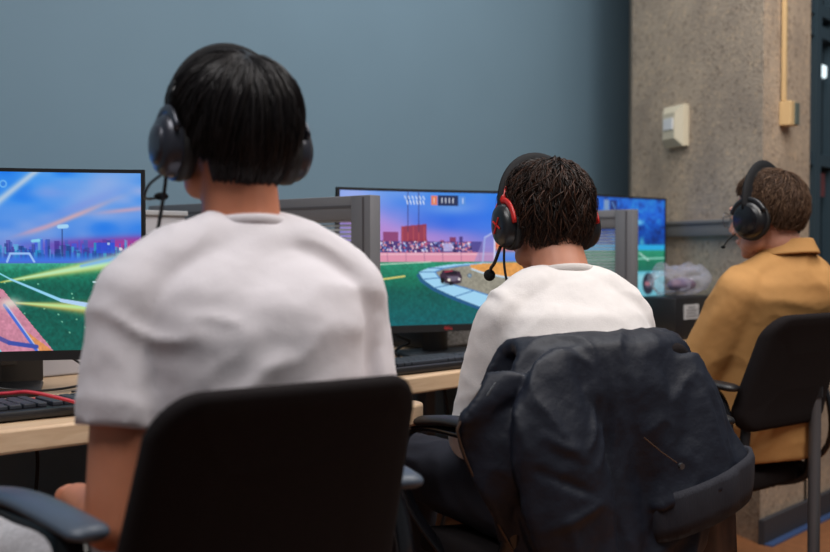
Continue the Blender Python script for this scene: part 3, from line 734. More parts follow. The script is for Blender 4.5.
# glowing square on the pane stands in for a small lamp far behind the glass
lampm = emat('lamp_glow', (0.8, 0.95, 1.0), 1.3)
lm = empty('pane_light_spot', (4.515, 1.775, 1.815), 0, 'glowing white square on the window right of the pillar, standing in for a lamp behind the glass', 'lamp')
MB().box((0, -0.01, 0), (0.05, 0.02, 0.055), bev=.008).build('lamp_glow', lampm, lm)
MB().box((0, 0.008, 0), (0.056, 0.018, 0.062), bev=.004).build('housing', M['frame_teal'], lm)
nt_ = MB().box((4.52, 1.77, 1.33), (0.07, 0.004, 0.10)).build('notice', mat('faded_red_paper', rgb(110, 60, 64), 0.7, var=.2, vscale=30))
tag(nt_, 'faded red notice on the window right of the brown-haired head', 'notice')

# ------------------------------------------------------------------ chairs
def chair(x, y, phi, label, recline=0.0, armm=None, bw=0.41, btop=0.875, bbot=0.50, base_rot=0.0, seat_z=0.45, bt=None):
    o = empty('office_chair', (x, y, 0), R(phi - 90), label, 'office chair', 'black office chairs at the desks')
    armm = armm or M['black']
    # seat
    def seatf(u, v):
        a = (u - .5) * 2; b_ = (v - .5) * 2
        k = 1 - 0.06 * abs(b_) ** 3; rx = .225 * (1 - .10 * max(0, abs(b_)) ** 6)
        return Vector((a * rx, -b_ * .215 * k, seat_z - .035 + .010 * (abs(a) ** 3) - (.02 * max(0, -b_) ** 3)))
    s_ = MB().slab(seatf, 18, 18, .055).build('seat', M['fabric'], o, smooth=True)
    bv = s_.modifiers.new('b', 'BEVEL'); bv.width = .018; bv.segments = 3; bv.limit_method = 'ANGLE'; bv.angle_limit = R(50)
    MB().box((0, 0, seat_z - .075), (.28, .26, .03), bev=.008).build('seat_shell', M['black'], o, auto=40)
    tb = math.tan(R(recline))
    def outline(inset, n=64):
        hw_, hh_ = bw / 2 - inset, (btop - bbot) / 2 - inset; rr0 = max(.012, .062 - inset); P_ = []
        for qx, qz, a0 in ((1, 1, 0), (-1, 1, 90), (-1, -1, 180), (1, -1, 270)):
            for k in range(n // 4):
                a = R(a0 + 90 * k / (n // 4 - 1)); P_.append((qx * (hw_ - rr0) + rr0 * math.cos(a), qz * (hh_ - rr0) + rr0 * math.sin(a)))
        return P_
    zc_ = (btop + bbot) / 2
    def place(x, z, t):
        v = (btop - (zc_ + z)) / (btop - bbot); x2 = x * (.86 + .14 * min(1, max(0, v) * 1.5)); a = x2 / (bw / 2)
        return Vector((x2, -.235 - .038 * (1 - a * a) + .02 * math.sin(max(0, min(1, v)) * PI) - (zc_ + z - bbot) * tb + t, zc_ + z))
    H_ = .021; rings_ = []
    for ins, t in ((.11, -H_ - .001), (.07, -H_ - .001), (.035, -H_), (.015, -H_), (.006, -H_ * .8), (.0015, -H_ * .45), (0, 0), (.0015, H_ * .45), (.006, H_ * .8), (.015, H_), (.035, H_), (.07, H_), (.11, H_)):
        rings_.append([place(x, z, t) for x, z in outline(ins)])
    b_ = MB().rings(rings_).build('backrest', M['fabric'], o, smooth=True)
    # upright bar that carries the back
    for sx in (-1, 1):
        MB().tube(curve_pts([(sx * .10, -.05, seat_z - .08), (sx * .17, -.20, seat_z - .05), (sx * .165, -.236, seat_z + .02), (sx * .145, -.240, bbot + .03)], 14), .014, 10).build('back_bar', M['black'], o, smooth=True)
    for sx in (-1, 1):
        ao = .028 if sx > 0 else -.008
        c = [(sx * .20, -.12, seat_z - .06), (sx * .235 + ao, -.22, seat_z + .02), (sx * .232 + ao, -.245, seat_z + .13), (sx * .232 + ao, -.20, seat_z + .235),
             (sx * .245 + ao, -.07, seat_z + .242), (sx * .258 + ao, .08, seat_z + .232), (sx * .266 + ao, .16, seat_z + .17), (sx * .264 + ao, .12, seat_z + .06), (sx * .21, .05, seat_z - .06)]
        a_ = MB().tube(curve_pts(c, 40), .015, 10, flat=(1.5, .6), up=None).build('arm', M['black_gloss'], o, smooth=True)
        pd = MB().tube(curve_pts([(sx * .222 + ao, -.27, seat_z + .250), (sx * .236 + ao, -.18, seat_z + .258), (sx * .250 + ao, -.04, seat_z + .258), (sx * .266 + ao, .12, seat_z + .236)], 16), [.014] + [.020] * 15 + [.014], 12, flat=(1.5, .55), up=(0, 0, 1)).build('arm_pad', armm, a_, smooth=True)
    MB().tube([(0, 0, .10), (0, 0, .24)], .028, 14).build('gas_column', M['black'], o, auto=40)
    MB().tube([(0, 0, .22), (0, 0, seat_z - .08)], .016, 14).build('piston', M['steel'], o, auto=40)
    MB().tube([(.10, -.03, seat_z - .095), (.20, -.06, seat_z - .10), (.235, -.07, seat_z - .10)], [.005, .006, .011], 8).build('lever', M['black'], o, smooth=True)
    for k in range(5):
        a = R(base_rot + 72 * k); dx, dy = math.cos(a), math.sin(a)
        lg = MB().tube([(dx * .02, dy * .02, .125), (dx * .15, dy * .15, .115), (dx * .30, dy * .30, .082)], [.032, .025, .016], 10, flat=(1, .8)).build('leg', M['steel_grey'], o, smooth=True)
        cx, cy = dx * .29, dy * .29; px_, py_ = -dy, dx
        MB().tube([(cx - px_ * .022, cy - py_ * .022, .032), (cx + px_ * .022, cy + py_ * .022, .032)], .030, 16).build('caster', M['black'], lg, auto=40)
    return o
chair(0.953, 1.372, 79, 'black fabric office chair with grey arm pads under the white t-shirt', armm=M['arm_sheen_grey'], bw=.435, btop=.883, recline=18)
chair(1.85, 1.307, 70, 'black office chair with a dark jacket draped over its back', btop=.868, bw=.40)
chair(2.875, 1.46, 80, 'black office chair leaning back under the tan jacket', recline=17, bbot=.56, base_rot=28, seat_z=.435, btop=.88)

# ------------------------------------------------------------------ people
rng = random.Random(7)
def TR(loc, rx=0, ry=0, rz=0):
    return Matrix.Translation(Vector(loc)) @ Matrix.Rotation(rz, 4, 'Z') @ Matrix.Rotation(rx, 4, 'X') @ Matrix.Rotation(ry, 4, 'Y')

def head_shapes(mb, Mh):
    r3 = Mh.to_3x3()
    def e(c, r, rot=None): mb.ell(Mh @ Vector(c), r, 24, 16, (r3 @ rot) if rot is not None else r3)
    e((0, -.014, .030), (.076, .096, .086)); e((0, .022, .010), (.068, .072, .078)); e((0, .030, -.035), (.060, .058, .058))
    e((0, .045, -.078), (.040, .040, .030)); e((0, .066, -.098), (.022, .020, .016))
    for s in (-1, 1):
        e((s * .040, .050, -.030), (.026, .030, .026)); e((s * .030, .080, .030), (.028, .014, .010)); e((s * .045, .02, -.07), (.022, .036, .026))
        e((s * .079, -.012, -.012), (.009, .019, .032), Matrix.Rotation(s * .35, 3, 'Z')); e((s * .082, -.02, .004), (.009, .016, .018), Matrix.Rotation(s * .5, 3, 'Z'))
        e((s * .010, .100, -.036), (.009, .010, .008)); e((s * .031, .080, .006), (.017, .012, .011))
    mb.tube([Mh @ Vector(p) for p in ((0, .088, .018), (0, .102, -.006), (0, .114, -.028), (0, .100, -.040))], [.009, .010, .012, .008], 12)
    mb.tube([Mh @ Vector(p) for p in ((-.024, .082, -.064), (-.008, .094, -.060), (0, .093, -.061), (.008, .094, -.060), (.024, .082, -.064))], [.004, .006, .0055, .006, .004], 8)
    mb.tube([Mh @ Vector(p) for p in ((-.020, .082, -.070), (0, .092, -.073), (.020, .082, -.070))], [.004, .007, .004], 8)

def hand(mb, wrist, d, up, side, curl=0.9):
    """palm and five fingers; d = forward, up = back of the hand, side = -1 left hand / +1 right hand (thumb on the inner side)"""
    d = Vector(d).normalized(); up = Vector(up); up = (up - d * up.dot(d)).normalized(); inn = up.cross(d) * 1.0
    inn = inn if side > 0 else -inn
    # inn points to the thumb side
    w = Vector(wrist)
    def P(a, b, c): return w + d * a + inn * b + up * c
    for b in (-.028, -.010, .010, .026): mb.tube([P(-.01, b * .7, 0), P(.045, b, .002), P(.085, b * 1.05, 0)], [.014, .0145, .011], 10)
    L = [(.028, .066), (.010, .074), (-.010, .069), (-.028, .055)]
    for b, ln in L:
        pts = [P(.075, b * 1.05, 0)]; a = 0.15; x, z = .085, 0.0
        for k, f in enumerate((.46, .30, .24)):
            pts.append(P(x, b * 1.12, z)) if k == 0 else None
            x += math.cos(a) * ln * f; z -= math.sin(a) * ln * f; pts.append(P(x, b * 1.15, z)); a += curl
        mb.tube(pts, [.010, .0095, .0088, .0080, .0068], 10)
        mb.ell(pts[-1], (.0068, .0068, .0068), 10, 8)
    t = [P(.012, .022, -.004), P(.038, .046, -.012), P(.062, .054, -.024), P(.082, .048, -.034)]
    mb.tube(t, [.014, .0115, .0098, .0078], 10); mb.ell(t[-1], (.0078,) * 3, 10, 8)

def limb(mb, pts, rads, n=12, seg=16): mb.tube(curve_pts(pts, n), lerp_list(rads, n), seg)

def person(loc, phi, spec):
    """local frame: origin on the floor under the pelvis, +y where the body faces"""
    Mh = TR(spec['head'], spec.get('hpitch', 0), spec.get('hroll', 0), spec.get('hyaw', 0))
    b = MB(); head_shapes(b, Mh)
    T = spec['torso']; nb = Vector(spec['neck'])
    limb(b, [nb + Vector((0, -.02, -.06)), nb, Mh @ Vector((0, -.022, -.05)), Mh @ Vector((0, -.01, .0))], [.066, .060, .056, .055], 8, 20)
    b.loft([(cx, cy, cz, max(.03, a - .022), max(.03, d - .022)) for cx, cy, cz, a, d in T])
    for s, A in (('L', spec['armL']), ('R', spec['armR'])):
        sh, el, wr, hd = [Vector(p) for p in A]
        limb(b, [sh, sh.lerp(el, .5), el], [.050, .046, .037], 8); b.ell(el, (.037,) * 3, 14, 10)
        limb(b, [el, el.lerp(wr, .3), wr], [.038, .038, .025], 8)
        hand(b, wr, hd - wr, spec.get('palmup', (0, -.3, 1)), -1 if s == 'L' else 1)
    for Lg in (spec['legL'], spec['legR']):
        hp, kn, an, toe = [Vector(p) for p in Lg]
        limb(b, [hp, hp.lerp(kn, .5), kn], [.078, .070, .052], 8); limb(b, [kn, kn.lerp(an, .35), an], [.052, .050, .034], 8); b.ell(kn, (.054,) * 3, 14, 10)
        limb(b, [an, toe], [.034, .028], 4)
    me = fuse(b, .0048, 3); body = link('person', me, spec['skin'], None, True, loc, R(phi - 90))
    tag(body, spec['label'], 'person')
    # eyes
    for s in (-1, 1):
        ev = MB().ell(Mh @ Vector((s * .031, .0800, .006)), (.0125, .0125, .0085), 20, 14, Mh.to_3x3()).build('eye', M['eye'], body, smooth=True)
        MB().ell(Mh @ Vector((s * .031, .0905, .0055)), (.0055, .0028, .0055), 16, 10, Mh.to_3x3()).build('iris', M['iris'], ev, smooth=True)
        br = MB().tube([Mh @ Vector(q) for q in ((s * .014, .0945, .026), (s * .030, .0935, .032), (s * .048, .080, .028))], [.0022, .0030, .0014], 8).build('eyebrow', M['iris'], body, smooth=True)
    # upper garment
    g = MB(); g.loft(T, 32, 2.3)
    sr = spec['sleeve']
    for s, A in ((-1, spec['armL']), (1, spec['armR'])):
        sh, el, wr, hd = [Vector(p) for p in A]
        g.ell(sh, (sr[0] * 1.02, sr[0] * 1.02, sr[0]), 18, 12)
        if spec['short']:
            e2 = sh.lerp(el, spec['short']); limb(g, [sh + Vector((-s * .03, 0, .01)), sh, sh.lerp(e2, .5), e2], [sr[0], sr[0], (sr[0] + sr[1]) / 2, sr[1]], 10, 20)
        else:
            limb(g, [sh + Vector((-s * .03, 0, .01)), sh, sh.lerp(el, .5), el], [sr[0], sr[0], (sr[0] + sr[1]) / 2 + .004, sr[1]], 10, 20)
            g.ell(el, (sr[1],) * 3, 16, 10); limb(g, [el, el.lerp(wr, .35), el.lerp(wr, .93)], [sr[1], sr[1] - .002, sr[2]], 8, 20)
    for s in (-1, 1):   # slope from neck to shoulder
        sh = Vector(spec['armL' if s < 0 else 'armR'][0])
        limb(g, [nb + Vector((s * .03, -.015, -.035)), nb.lerp(sh, .5) + Vector((0, -.01, .002)), sh + Vector((0, 0, .012))], [.058, .060, .055], 8, 18)
    gm = fuse(g, .0068, 7); wrinkle(gm, spec.get('wr', .004), spec.get('wscale', (13, 13, 6)), spec['seed'], spec.get('folds', ()), .0006)
    gar = link(spec['gname'], gm, spec['gmat'], body, True)
    # collar
    cr = spec.get('collar')
    if cr:
        ring = []
        for k in range(36):
            q = 2 * PI * k / 36; ring.append(nb + Vector((math.cos(q) * cr[0], math.sin(q) * cr[1] + cr[2], cr[3] - math.sin(q) * cr[4])))
        MB().tube(ring, cr[5], 10, closed=True, flat=(.55, 1.3) if cr[6] == 'flat' else (.8, 1.1), up=(0, 0, 1)).build('collar', spec['cmat'], gar, smooth=True)
    # trousers and shoes
    t = MB(); p = Vector(T[0][:3]); t.loft([(0, .0, .465, .16, .12), (0, 0, .55, .172, .125), (0, -.01, .64, .165, .115)], 24, 2.2)
    lr = spec.get('legr', .082)
    for Lg in (spec['legL'], spec['legR']):
        hp, kn, an, toe = [Vector(q) for q in Lg]
        limb(t, [hp, hp.lerp(kn, .5), kn], [lr + .006, lr, lr * .84], 8, 18); t.ell(kn, (lr * .85,) * 3, 16, 10); limb(t, [kn, kn.lerp(an, .4), an + Vector((0, 0, .03))], [lr * .84, lr * .8, lr * .62], 8, 18)
    tm = fuse(t, .009, 5); wrinkle(tm, .006, (11, 8, 11), spec['seed'] + 3); link('trousers', tm, spec['tmat'], body, True)
    for Lg in (spec['legL'], spec['legR']):
        an, toe = Vector(Lg[2]), Vector(Lg[3]); d = (toe - an); d.z = 0; d.normalize(); a = math.atan2(d.y, d.x) - PI / 2; rot = Matrix.Rotation(a, 3, 'Z')
        c = Vector((an.x, an.y, 0)); s_ = MB(); s_.ell(c + d * .02 + Vector((0, 0, .055)), (.042, .07, .045), 18, 12, rot); s_.ell(c + d * .10 + Vector((0, 0, .036)), (.046, .10, .032), 18, 12, rot); s_.box(c + d * .07 + Vector((0, 0, .016)), (.08, .25, .022), rot, .008)
        link('shoe', fuse(s_, .007, 3), M['shoe'], body, True)
    return body, Mh, Matrix.Translation(Vector(loc)) @ Matrix.Rotation(R(phi - 90), 4, 'Z') @ Mh

def hair(body, Mh, kind, seed, n, cols, rx, ry, rz, rlow, zl, tilt=R(28), sr=.0016, cen=(0, -.012, .030), off=(.97, 1.03), length=(.5, 1.1), drift=.1, wave=0, wfreq=8, clumps=200, ptail=.6):
    """cap following the skull + thousands of tapered strands flowing from the crown"""
    rs = random.Random(seed); C = Vector(cen); Rt = Matrix.Rotation(tilt, 3, 'X')
    def direction(a, th): return Rt @ Vector((math.sin(th) * math.sin(a), math.sin(th) * math.cos(a), math.cos(th)))
    def pos(a, th, k):
        d = direction(a, th); return C + Vector((d.x * rx * k, d.y * ry * k, d.z * (rz if d.z > 0 else rlow) * k)), d
    def ok(p): return p.z > zl(p.x, p.y)
    # cap
    NA, NT = 72, 26; rows = []
    tmax = []
    for i in range(NA):
        a = 2 * PI * i / NA; th = .2
        while th < 2.75 and ok(pos(a, th, 1)[0]): th += .02
        tmax.append(th)
    tmax = [(tmax[i - 1] + tmax[i] + tmax[(i + 1) % NA]) / 3 for i in range(NA)]
    vs = [Mh @ pos(0, 0, .96)[0]]; fs = []
    for j in range(1, NT + 1):
        for i in range(NA):
            a = 2 * PI * i / NA; p, d = pos(a, tmax[i] * j / NT, 1)
            k = .955 + .025 * mnoise.noise(p * 45) + (.02 * mnoise.noise(Vector((a * 9, seed, 0))) if wave == 0 else .03 * mnoise.noise(p * 30)); 
            if j == NT: k = .90
            vs.append(Mh @ pos(a, tmax[i] * j / NT, k)[0])
    for i in range(NA): fs.append((0, 1 + i, 1 + (i + 1) % NA))
    for j in range(NT - 1):
        for i in range(NA):
            l = (i + 1) % NA; fs.append((1 + j * NA + i, 1 + (j + 1) * NA + i, 1 + (j + 1) * NA + l, 1 + j * NA + l))
    vs = [tuple(v) for v in vs]; cl = [cols[0]] * len(vs); nf0 = len(vs)
    # strands
    cla = [rs.uniform(0, 2 * PI) for _ in range(clumps)]; clt = [rs.uniform(.0, 2.0) for _ in range(clumps)]; clp = [rs.uniform(0, 6.28) for _ in range(clumps)]; clo = [rs.uniform(off[0], off[1]) for _ in range(clumps)]
    NP = 9
    for s in range(n):
        ci = rs.randrange(clumps); ac = cla[ci]; a0 = ac + rs.gauss(0, .16); th0 = max(.03, clt[ci] + rs.gauss(0, .22)); L = rs.uniform(*length)
        ph = clp[ci] + rs.gauss(0, .35); k1 = clo[ci] + rs.gauss(0, .008); col = cols[1 + rs.randrange(len(cols) - 1)]; pts = []; dr = rs.gauss(0, drift)
        for t in range(NP):
            f = t / (NP - 1); th = th0 + L * f; a = a0 + (ac - a0) * f * ptail + dr * f + (wave * .9 * math.sin(wfreq * f + ph) * (.4 + f) / max(.35, math.sin(min(th, 2.4))))
            k = .95 + (k1 - .95) * min(1, f * 3.0) + wave * .35 * math.sin(wfreq * 1.3 * f + ph * 2) * min(1, f * 2)
            p, d = pos(a, th, k)
            if not ok(p) and t > 0: break
            if not ok(p): break
            pts.append((p, d))
        if len(pts) < 4: continue
        m = len(pts); base = len(vs); r0 = sr * rs.uniform(.7, 1.3)
        for q, (p, d) in enumerate(pts):
            tn = (pts[min(q + 1, m - 1)][0] - pts[max(q - 1, 0)][0]).normalized(); side = tn.cross(d).normalized(); r = r0 * (1 - .85 * (q / (m - 1)) ** 2)
            for c, e in ((side * r * 1.3, 0), (side * -r * 1.3, 0), (Vector((0, 0, 0)), 1)):
                vs.append(tuple(Mh @ (p + c + d * (r * e)))); cl.append(col)
        for q in range(m - 1):
            A = base + q * 3; B = A + 3; fs += [(A, B, B + 2, A + 2), (A + 2, B + 2, B + 1, A + 1), (A + 1, B + 1, B, A)]
    me = bpy.data.meshes.new('hair'); me.from_pydata(vs, [], fs); at = me.color_attributes.new('tint', 'FLOAT_COLOR', 'POINT')
    at.data.foreach_set('color', np.array([(*c, 1) for c in cl], dtype=float).ravel())
    o = link('hair', me, attr_mat('hair_' + kind, 'tint', rough=.34 if kind != 'short' else .5, spec=.18), body, True)
    return o

def smooth01(x): x = max(0, min(1, x)); return x * x * (3 - 2 * x)

# ---- headset in head frame
def headset(Mw, label, style, cup=(.040, .052), arch=(.100, .148), hb=.011, tilt=0.0, earz=-.012):
    o = bpy.data.objects.new('headset', None); COL.objects.link(o); o.matrix_world = Mw; o.empty_display_size = .1
    tag(o, label, 'headset')
    ax, az = arch
    main = {'grey': M['cup_grey'], 'red': M['cup_black'], 'black': M['cup_black']}[style]
    ct = math.tan(tilt)
    pts = [(ax * math.sin(t), (math.cos(t) * .1) * ct, .02 + (az - .02) * math.cos(t)) for t in np.linspace(-PI / 2, PI / 2, 28)]
    MB().tube(pts, hb, 12, flat=(1.7 if style != 'red' else 1.45, .55), up=(0, 1, 0)).build('headband', M['band'], o, smooth=True)
    MB().tube([(p[0] * .955, p[1], .02 + (p[2] - .02) * .945) for p in pts[7:21]], hb * 1.05, 12, flat=(1.4, .6), up=(0, 1, 0)).build('headband_cushion', M['cushion'], o, smooth=True)
    for s in (-1, 1):
        x = s * (ax - .006); cy, cz = -.004, earz
        rings = []
        # lathe-like oval cup : (offset outwards, scale)
        prof = [(-.016, .80), (-.016, .98), (-.004, 1.04), (.006, 1.02), (.007, .93), (.018, .92), (.028, .78), (.032, .45)]
        def ring(dx, sc_): return [Vector((x + s * dx, cy + cup[0] * sc_ * math.cos(q), cz + cup[1] * sc_ * math.sin(q))) for q in (2 * PI * k / 32 for k in range(32))]
        c = MB().rings([ring(*p) for p in prof[3:]]).build('ear_cup', main, o, auto=50)
        MB().rings([ring(*p) for p in prof[:4]]).build('ear_cushion', M['cushion'], c, smooth=True)
        if style == 'red':
            fk = [(x + s * .012, cy + cup[0] * 1.03 * math.cos(q), cz + cup[1] * 1.03 * math.sin(q)) for q in np.linspace(R(-5), R(185), 22)]
            MB().tube(fk, .0055, 8, flat=(1.3, .8)).build('fork', M['cup_red'], c, smooth=True)
            MB().tube([(x + s * .010, cy, cz + cup[1] * 1.02), (x + s * .004, 0, .055), (x - s * .002, 0, .075)], [.009, .008, .007], 8).build('hinge', M['cup_red'], c, smooth=True)
            for a, b_ in (((-.012, .014), (.013, -.015)), ((.013, .012), (.001, .001)), ((-.013, -.011), (-.003, -.001))):
                MB().tube([(x + s * .0325, cy + a[0], cz + a[1]), (x + s * .0335, cy + b_[0], cz + b_[1])], [.0022, .0022], 6).build('emblem_stroke', M['cup_red'], c)
        else:
            fk = [(x + s * .016, cy + cup[0] * 1.0 * math.cos(q), cz + cup[1] * 1.02 * math.sin(q)) for q in np.linspace(R(20), R(160), 16)]
            MB().tube(fk, .006, 8, flat=(1.4, .7)).build('fork', main, c, smooth=True)
            MB().tube([(x + s * .010, cy, cz + cup[1] * 1.0), (x + s * .006, 0, .05), (x, 0, .075)], [.010, .010, .009], 10, flat=(1.4, .7)).build('hinge', M['cup_black'], c, smooth=True)
            if style == 'black':
                MB().rings([ring(.0322, .70), ring(.0335, .66)]).build('outer_plate', M['black_gloss'], c, auto=50)
            else:
                MB().rings([ring(.0300, .60), ring(.0350, .54), ring(.037, .3)]).build('outer_plate', M['cup_grey'], c, auto=50)
    return o

def boom(o, pts, r, ball, bs=(1, 1, 1)):
    mc = MB().tube(curve_pts(pts, 16), r, 8).build('microphone_boom', M['cable'], o, smooth=True)
    MB().ell(pts[-1], (ball * bs[0], ball * bs[1], ball * bs[2]), 18, 12).build('microphone_tip', M['foam'], mc, smooth=True)

# ---- person 1 : white t-shirt
p1 = dict(skin=M['skin1'], label='person in white t-shirt and grey sweatpants seated with their back turned, at the left', seed=1,
    head=(-.004, .0, 1.224), hyaw=R(0), hpitch=R(-2), neck=(0, -.030, 1.085),
    torso=[(0, -.01, .52, .175, .125), (0, -.02, .60, .172, .125), (0, -.04, .72, .170, .120), (0, -.05, .84, .178, .118), (0, -.055, .93, .188, .114), (0, -.05, .99, .178, .102), (0, -.045, 1.03, .140, .086), (0, -.038, 1.065, .090, .070), (0, -.03, 1.092, .062, .059)],
    armL=[(-.168, -.045, .985), (-.215, -.075, .672), (-.20, .16, .66), (-.14, .25, .64)], armR=[(.168, -.045, .985), (.215, -.04, .68), (.17, .18, .655), (.10, .26, .64)],
    sleeve=(.061, .064, .05), short=.58, gname='t_shirt', gmat=M['tee'], cmat=M['tee'], collar=(.0650, .061, .000, -.003, .013, .0085, 'r'),
    legL=[(-.09, .0, .53), (-.30, .36, .535), (-.26, .40, .09), (-.30, .56, .04)], legR=[(.09, .0, .53), (.16, .42, .535), (.17, .46, .09), (.19, .62, .04)],
    tmat=M['grey_knit'], legr=.084, wr=.0045, wscale=(9, 9, 13),
    folds=[((-.15, -.15, .90), (-.10, -.16, .70), .007, .018), ((-.17, -.13, .86), (-.13, -.16, .66), -.006, .014), ((-.19, -.08, .95), (-.17, -.12, .80), -.008, .012),
           ((.17, -.13, .88), (.10, -.17, .74), .006, .018), ((.19, -.08, .95), (.18, -.12, .80), -.008, .012), ((-.06, -.17, .98), (.08, -.17, .96), .004, .020),
           ((-.04, -.17, .80), (.10, -.18, .86), .006, .016), ((-.02, -.17, .76), (.12, -.18, .79), -.005, .012), ((-.10, -.16, .82), (.0, -.17, .90), .005, .014)])
B1, H1, W1 = person((1.003, 1.295, 0), 75, p1)
def zl1(x, y): return -.106 + .055 * smooth01((abs(x) - .036) / .03) + .095 * smooth01((y + .050) / .05) + .06 * smooth01((y - .03) / .05)
hair(B1, H1, 'black', 3, 5200, [(.004, .004, .005), (.008, .007, .008), (.012, .010, .010), (.020, .018, .019)], 0.100, .114, .096, .130, zl1, off=(.96, 1.035), length=(.7, 1.5), drift=.05, clumps=260, ptail=.45, sr=.0015)
hs = headset(W1, 'dark grey gaming headset worn over straight black hair', 'grey', cup=(.048, .051), arch=(.095, .131), hb=.007, earz=-.020)
boom(hs, [(-.104, .004, -.058), (-.120, .03, -.075), (-.118, .06, -.092), (-.098, .078, -.092), (-.085, .08, -.088)], .0022, .009, (1.3, .8, .7))
MB().tube(curve_pts([(-.104, .0, -.06), (-.106, .012, -.10), (-.116, .04, -.20), (-.12, .09, -.34)], 20), .0030, 8).build('cable', M['cable'], hs, smooth=True)

# ---- person 2 : cream sweater, wavy hair
p2 = dict(skin=M['skin2'], label='person in cream sweater with wavy dark hair seated with their back turned, in the middle', seed=5,
    head=(.008, .110, 1.113), hyaw=R(7), hpitch=R(-14), neck=(.01, .030, .998),
    torso=[(0, -.01, .52, .165, .118), (0, -.03, .60, .158, .118), (0, -.05, .70, .152, .112), (0, -.055, .80, .160, .112), (0, -.05, .87, .168, .108), (0, -.035, .92, .155, .098), (.005, -.012, .955, .120, .082), (.01, .008, .985, .085, .070), (.01, .025, 1.008, .061, .059)],
    armL=[(-.142, -.02, .905), (-.186, .03, .665), (-.13, .20, .63), (-.06, .28, .63)], armR=[(.136, -.02, .905), (.20, .02, .65), (.14, .20, .63), (.06, .28, .63)],
    sleeve=(.056, .052, .038), short=0, gname='sweater', gmat=M['knit'], cmat=M['rib'], collar=(.0645, .061, .000, -.001, .015, .0105, 'r'),
    legL=[(-.09, .0, .53), (-.22, .40, .54), (-.20, .42, .09), (-.22, .58, .04)], legR=[(.09, .0, .53), (.16, .42, .54), (.16, .44, .09), (.18, .60, .04)],
    tmat=M['navy'], legr=.082, wr=.0035, wscale=(9, 9, 12),
    folds=[((-.16, -.12, .93), (-.15, -.13, .70), -.010, .012), ((-.155, -.15, .90), (-.08, -.17, .84), .010, .018), ((-.13, -.15, .86), (-.05, -.18, .80), -.006, .015), ((.16, -.12, .93), (.17, -.13, .74), -.010, .012),
           ((-.02, -.10, .985), (.09, -.12, .965), .004, .016), ((-.12, -.17, .80), (.1, -.18, .78), .004, .02), ((.19, .0, .84), (.20, -.03, .76), -.01, .012)])
B2, H2, W2 = person((1.822, 1.250, 0), 60, p2)
def zl2(x, y): return -.080 + .085 * smooth01((y + .045) / .05) + .06 * smooth01((y - .03) / .05)
hair(B2, H2, 'wavy', 11, 5400, [(.006, .005, .004), (.010, .007, .006), (.016, .009, .007), (.035, .018, .012), (.060, .028, .018)], .091, .106, .094, .122, zl2, off=(.94, 1.17), length=(.4, 1.0), drift=.3, wave=.075, wfreq=5.2, clumps=120, ptail=.9, sr=.0014)
hs = headset(W2, 'black gaming headset with red forks worn over wavy dark hair', 'red', arch=(.098, .140), hb=.012)
boom(hs, [(-.112, .012, -.055), (-.112, .045, -.082), (-.108, .070, -.088), (-.104, .088, -.100)], .0038, .013)
MB().tube(curve_pts([(-.110, .0, -.06), (-.108, .012, -.10), (-.10, .02, -.17), (-.08, .06, -.30)], 20), .0028, 8).build('cable', M['cable'], hs, smooth=True)

# ---- person 3 : tan jacket, short brown hair, glasses
p3 = dict(skin=M['skin3'], label='person in tan jacket and glasses with short brown hair leaning back, at the right', seed=9,
    head=(-.050, -.125, 1.142), hyaw=R(11), hpitch=R(-4), neck=(0, -.150, 1.030),
    torso=[(0, -.04, .455, .185, .135), (0, -.05, .60, .182, .134), (0, -.07, .72, .180, .122), (0, -.11, .84, .186, .118), (0, -.14, .91, .190, .114), (0, -.150, .955, .175, .104), (0, -.152, .99, .135, .088), (0, -.15, 1.015, .095, .076), (0, -.15, 1.04, .074, .070)],
    armL=[(-.160, -.130, .93), (-.215, -.01, .68), (-.14, .20, .66), (-.06, .28, .66)], armR=[(.168, -.130, .93), (.225, -.01, .68), (.14, .20, .66), (.06, .28, .66)],
    sleeve=(.068, .060, .046), short=0, gname='jacket', gmat=M['tan'], cmat=M['tan'], collar=None,
    legL=[(-.09, .0, .53), (-.18, .40, .55), (-.18, .42, .09), (-.20, .58, .04)], legR=[(.09, .0, .53), (.16, .42, .55), (.16, .44, .09), (.18, .60, .04)],
    tmat=M['navy'], legr=.082, wr=.0045, wscale=(8, 8, 9),
    folds=[((-.165, -.24, .96), (-.175, -.20, .72), -.007, .008), ((-.05, -.29, .95), (.10, -.30, .90), .006, .02), ((-.10, -.29, .90), (-.13, -.24, .74), .006, .018), ((.165, -.24, .96), (.175, -.20, .72), -.007, .008), ((-.24, -.13, .90), (-.26, -.05, .72), .006, .016)])
B3, H3, W3 = person((2.945, 1.375, 0), 72, p3)
def zl3(x, y): return -.047 + .085 * smooth01((y + .062) / .035) + .022 * smooth01((y + .01) / .04) + .035 * smooth01((y - .045) / .03)
hair(B3, H3, 'short', 21, 7500, [(.040, .022, .014), (.055, .030, .019), (.085, .047, .029), (.13, .075, .045), (.060, .033, .020)], .090, .108, .100, .108, zl3, off=(.97, 1.07), length=(.22, .50), drift=.12, wave=.008, wfreq=4, clumps=300, ptail=.5, sr=.0010, cen=(0, -.010, .032))
hs = headset(W3, 'black headset with large round cups worn over short brown hair', 'black', cup=(.052, .055), arch=(.094, .132), hb=.018, earz=-.010)
boom(hs, [(-.108, .035, -.045), (-.104, .062, -.060), (-.095, .085, -.078)], .0018, .006, (.8, 1.2, .8))
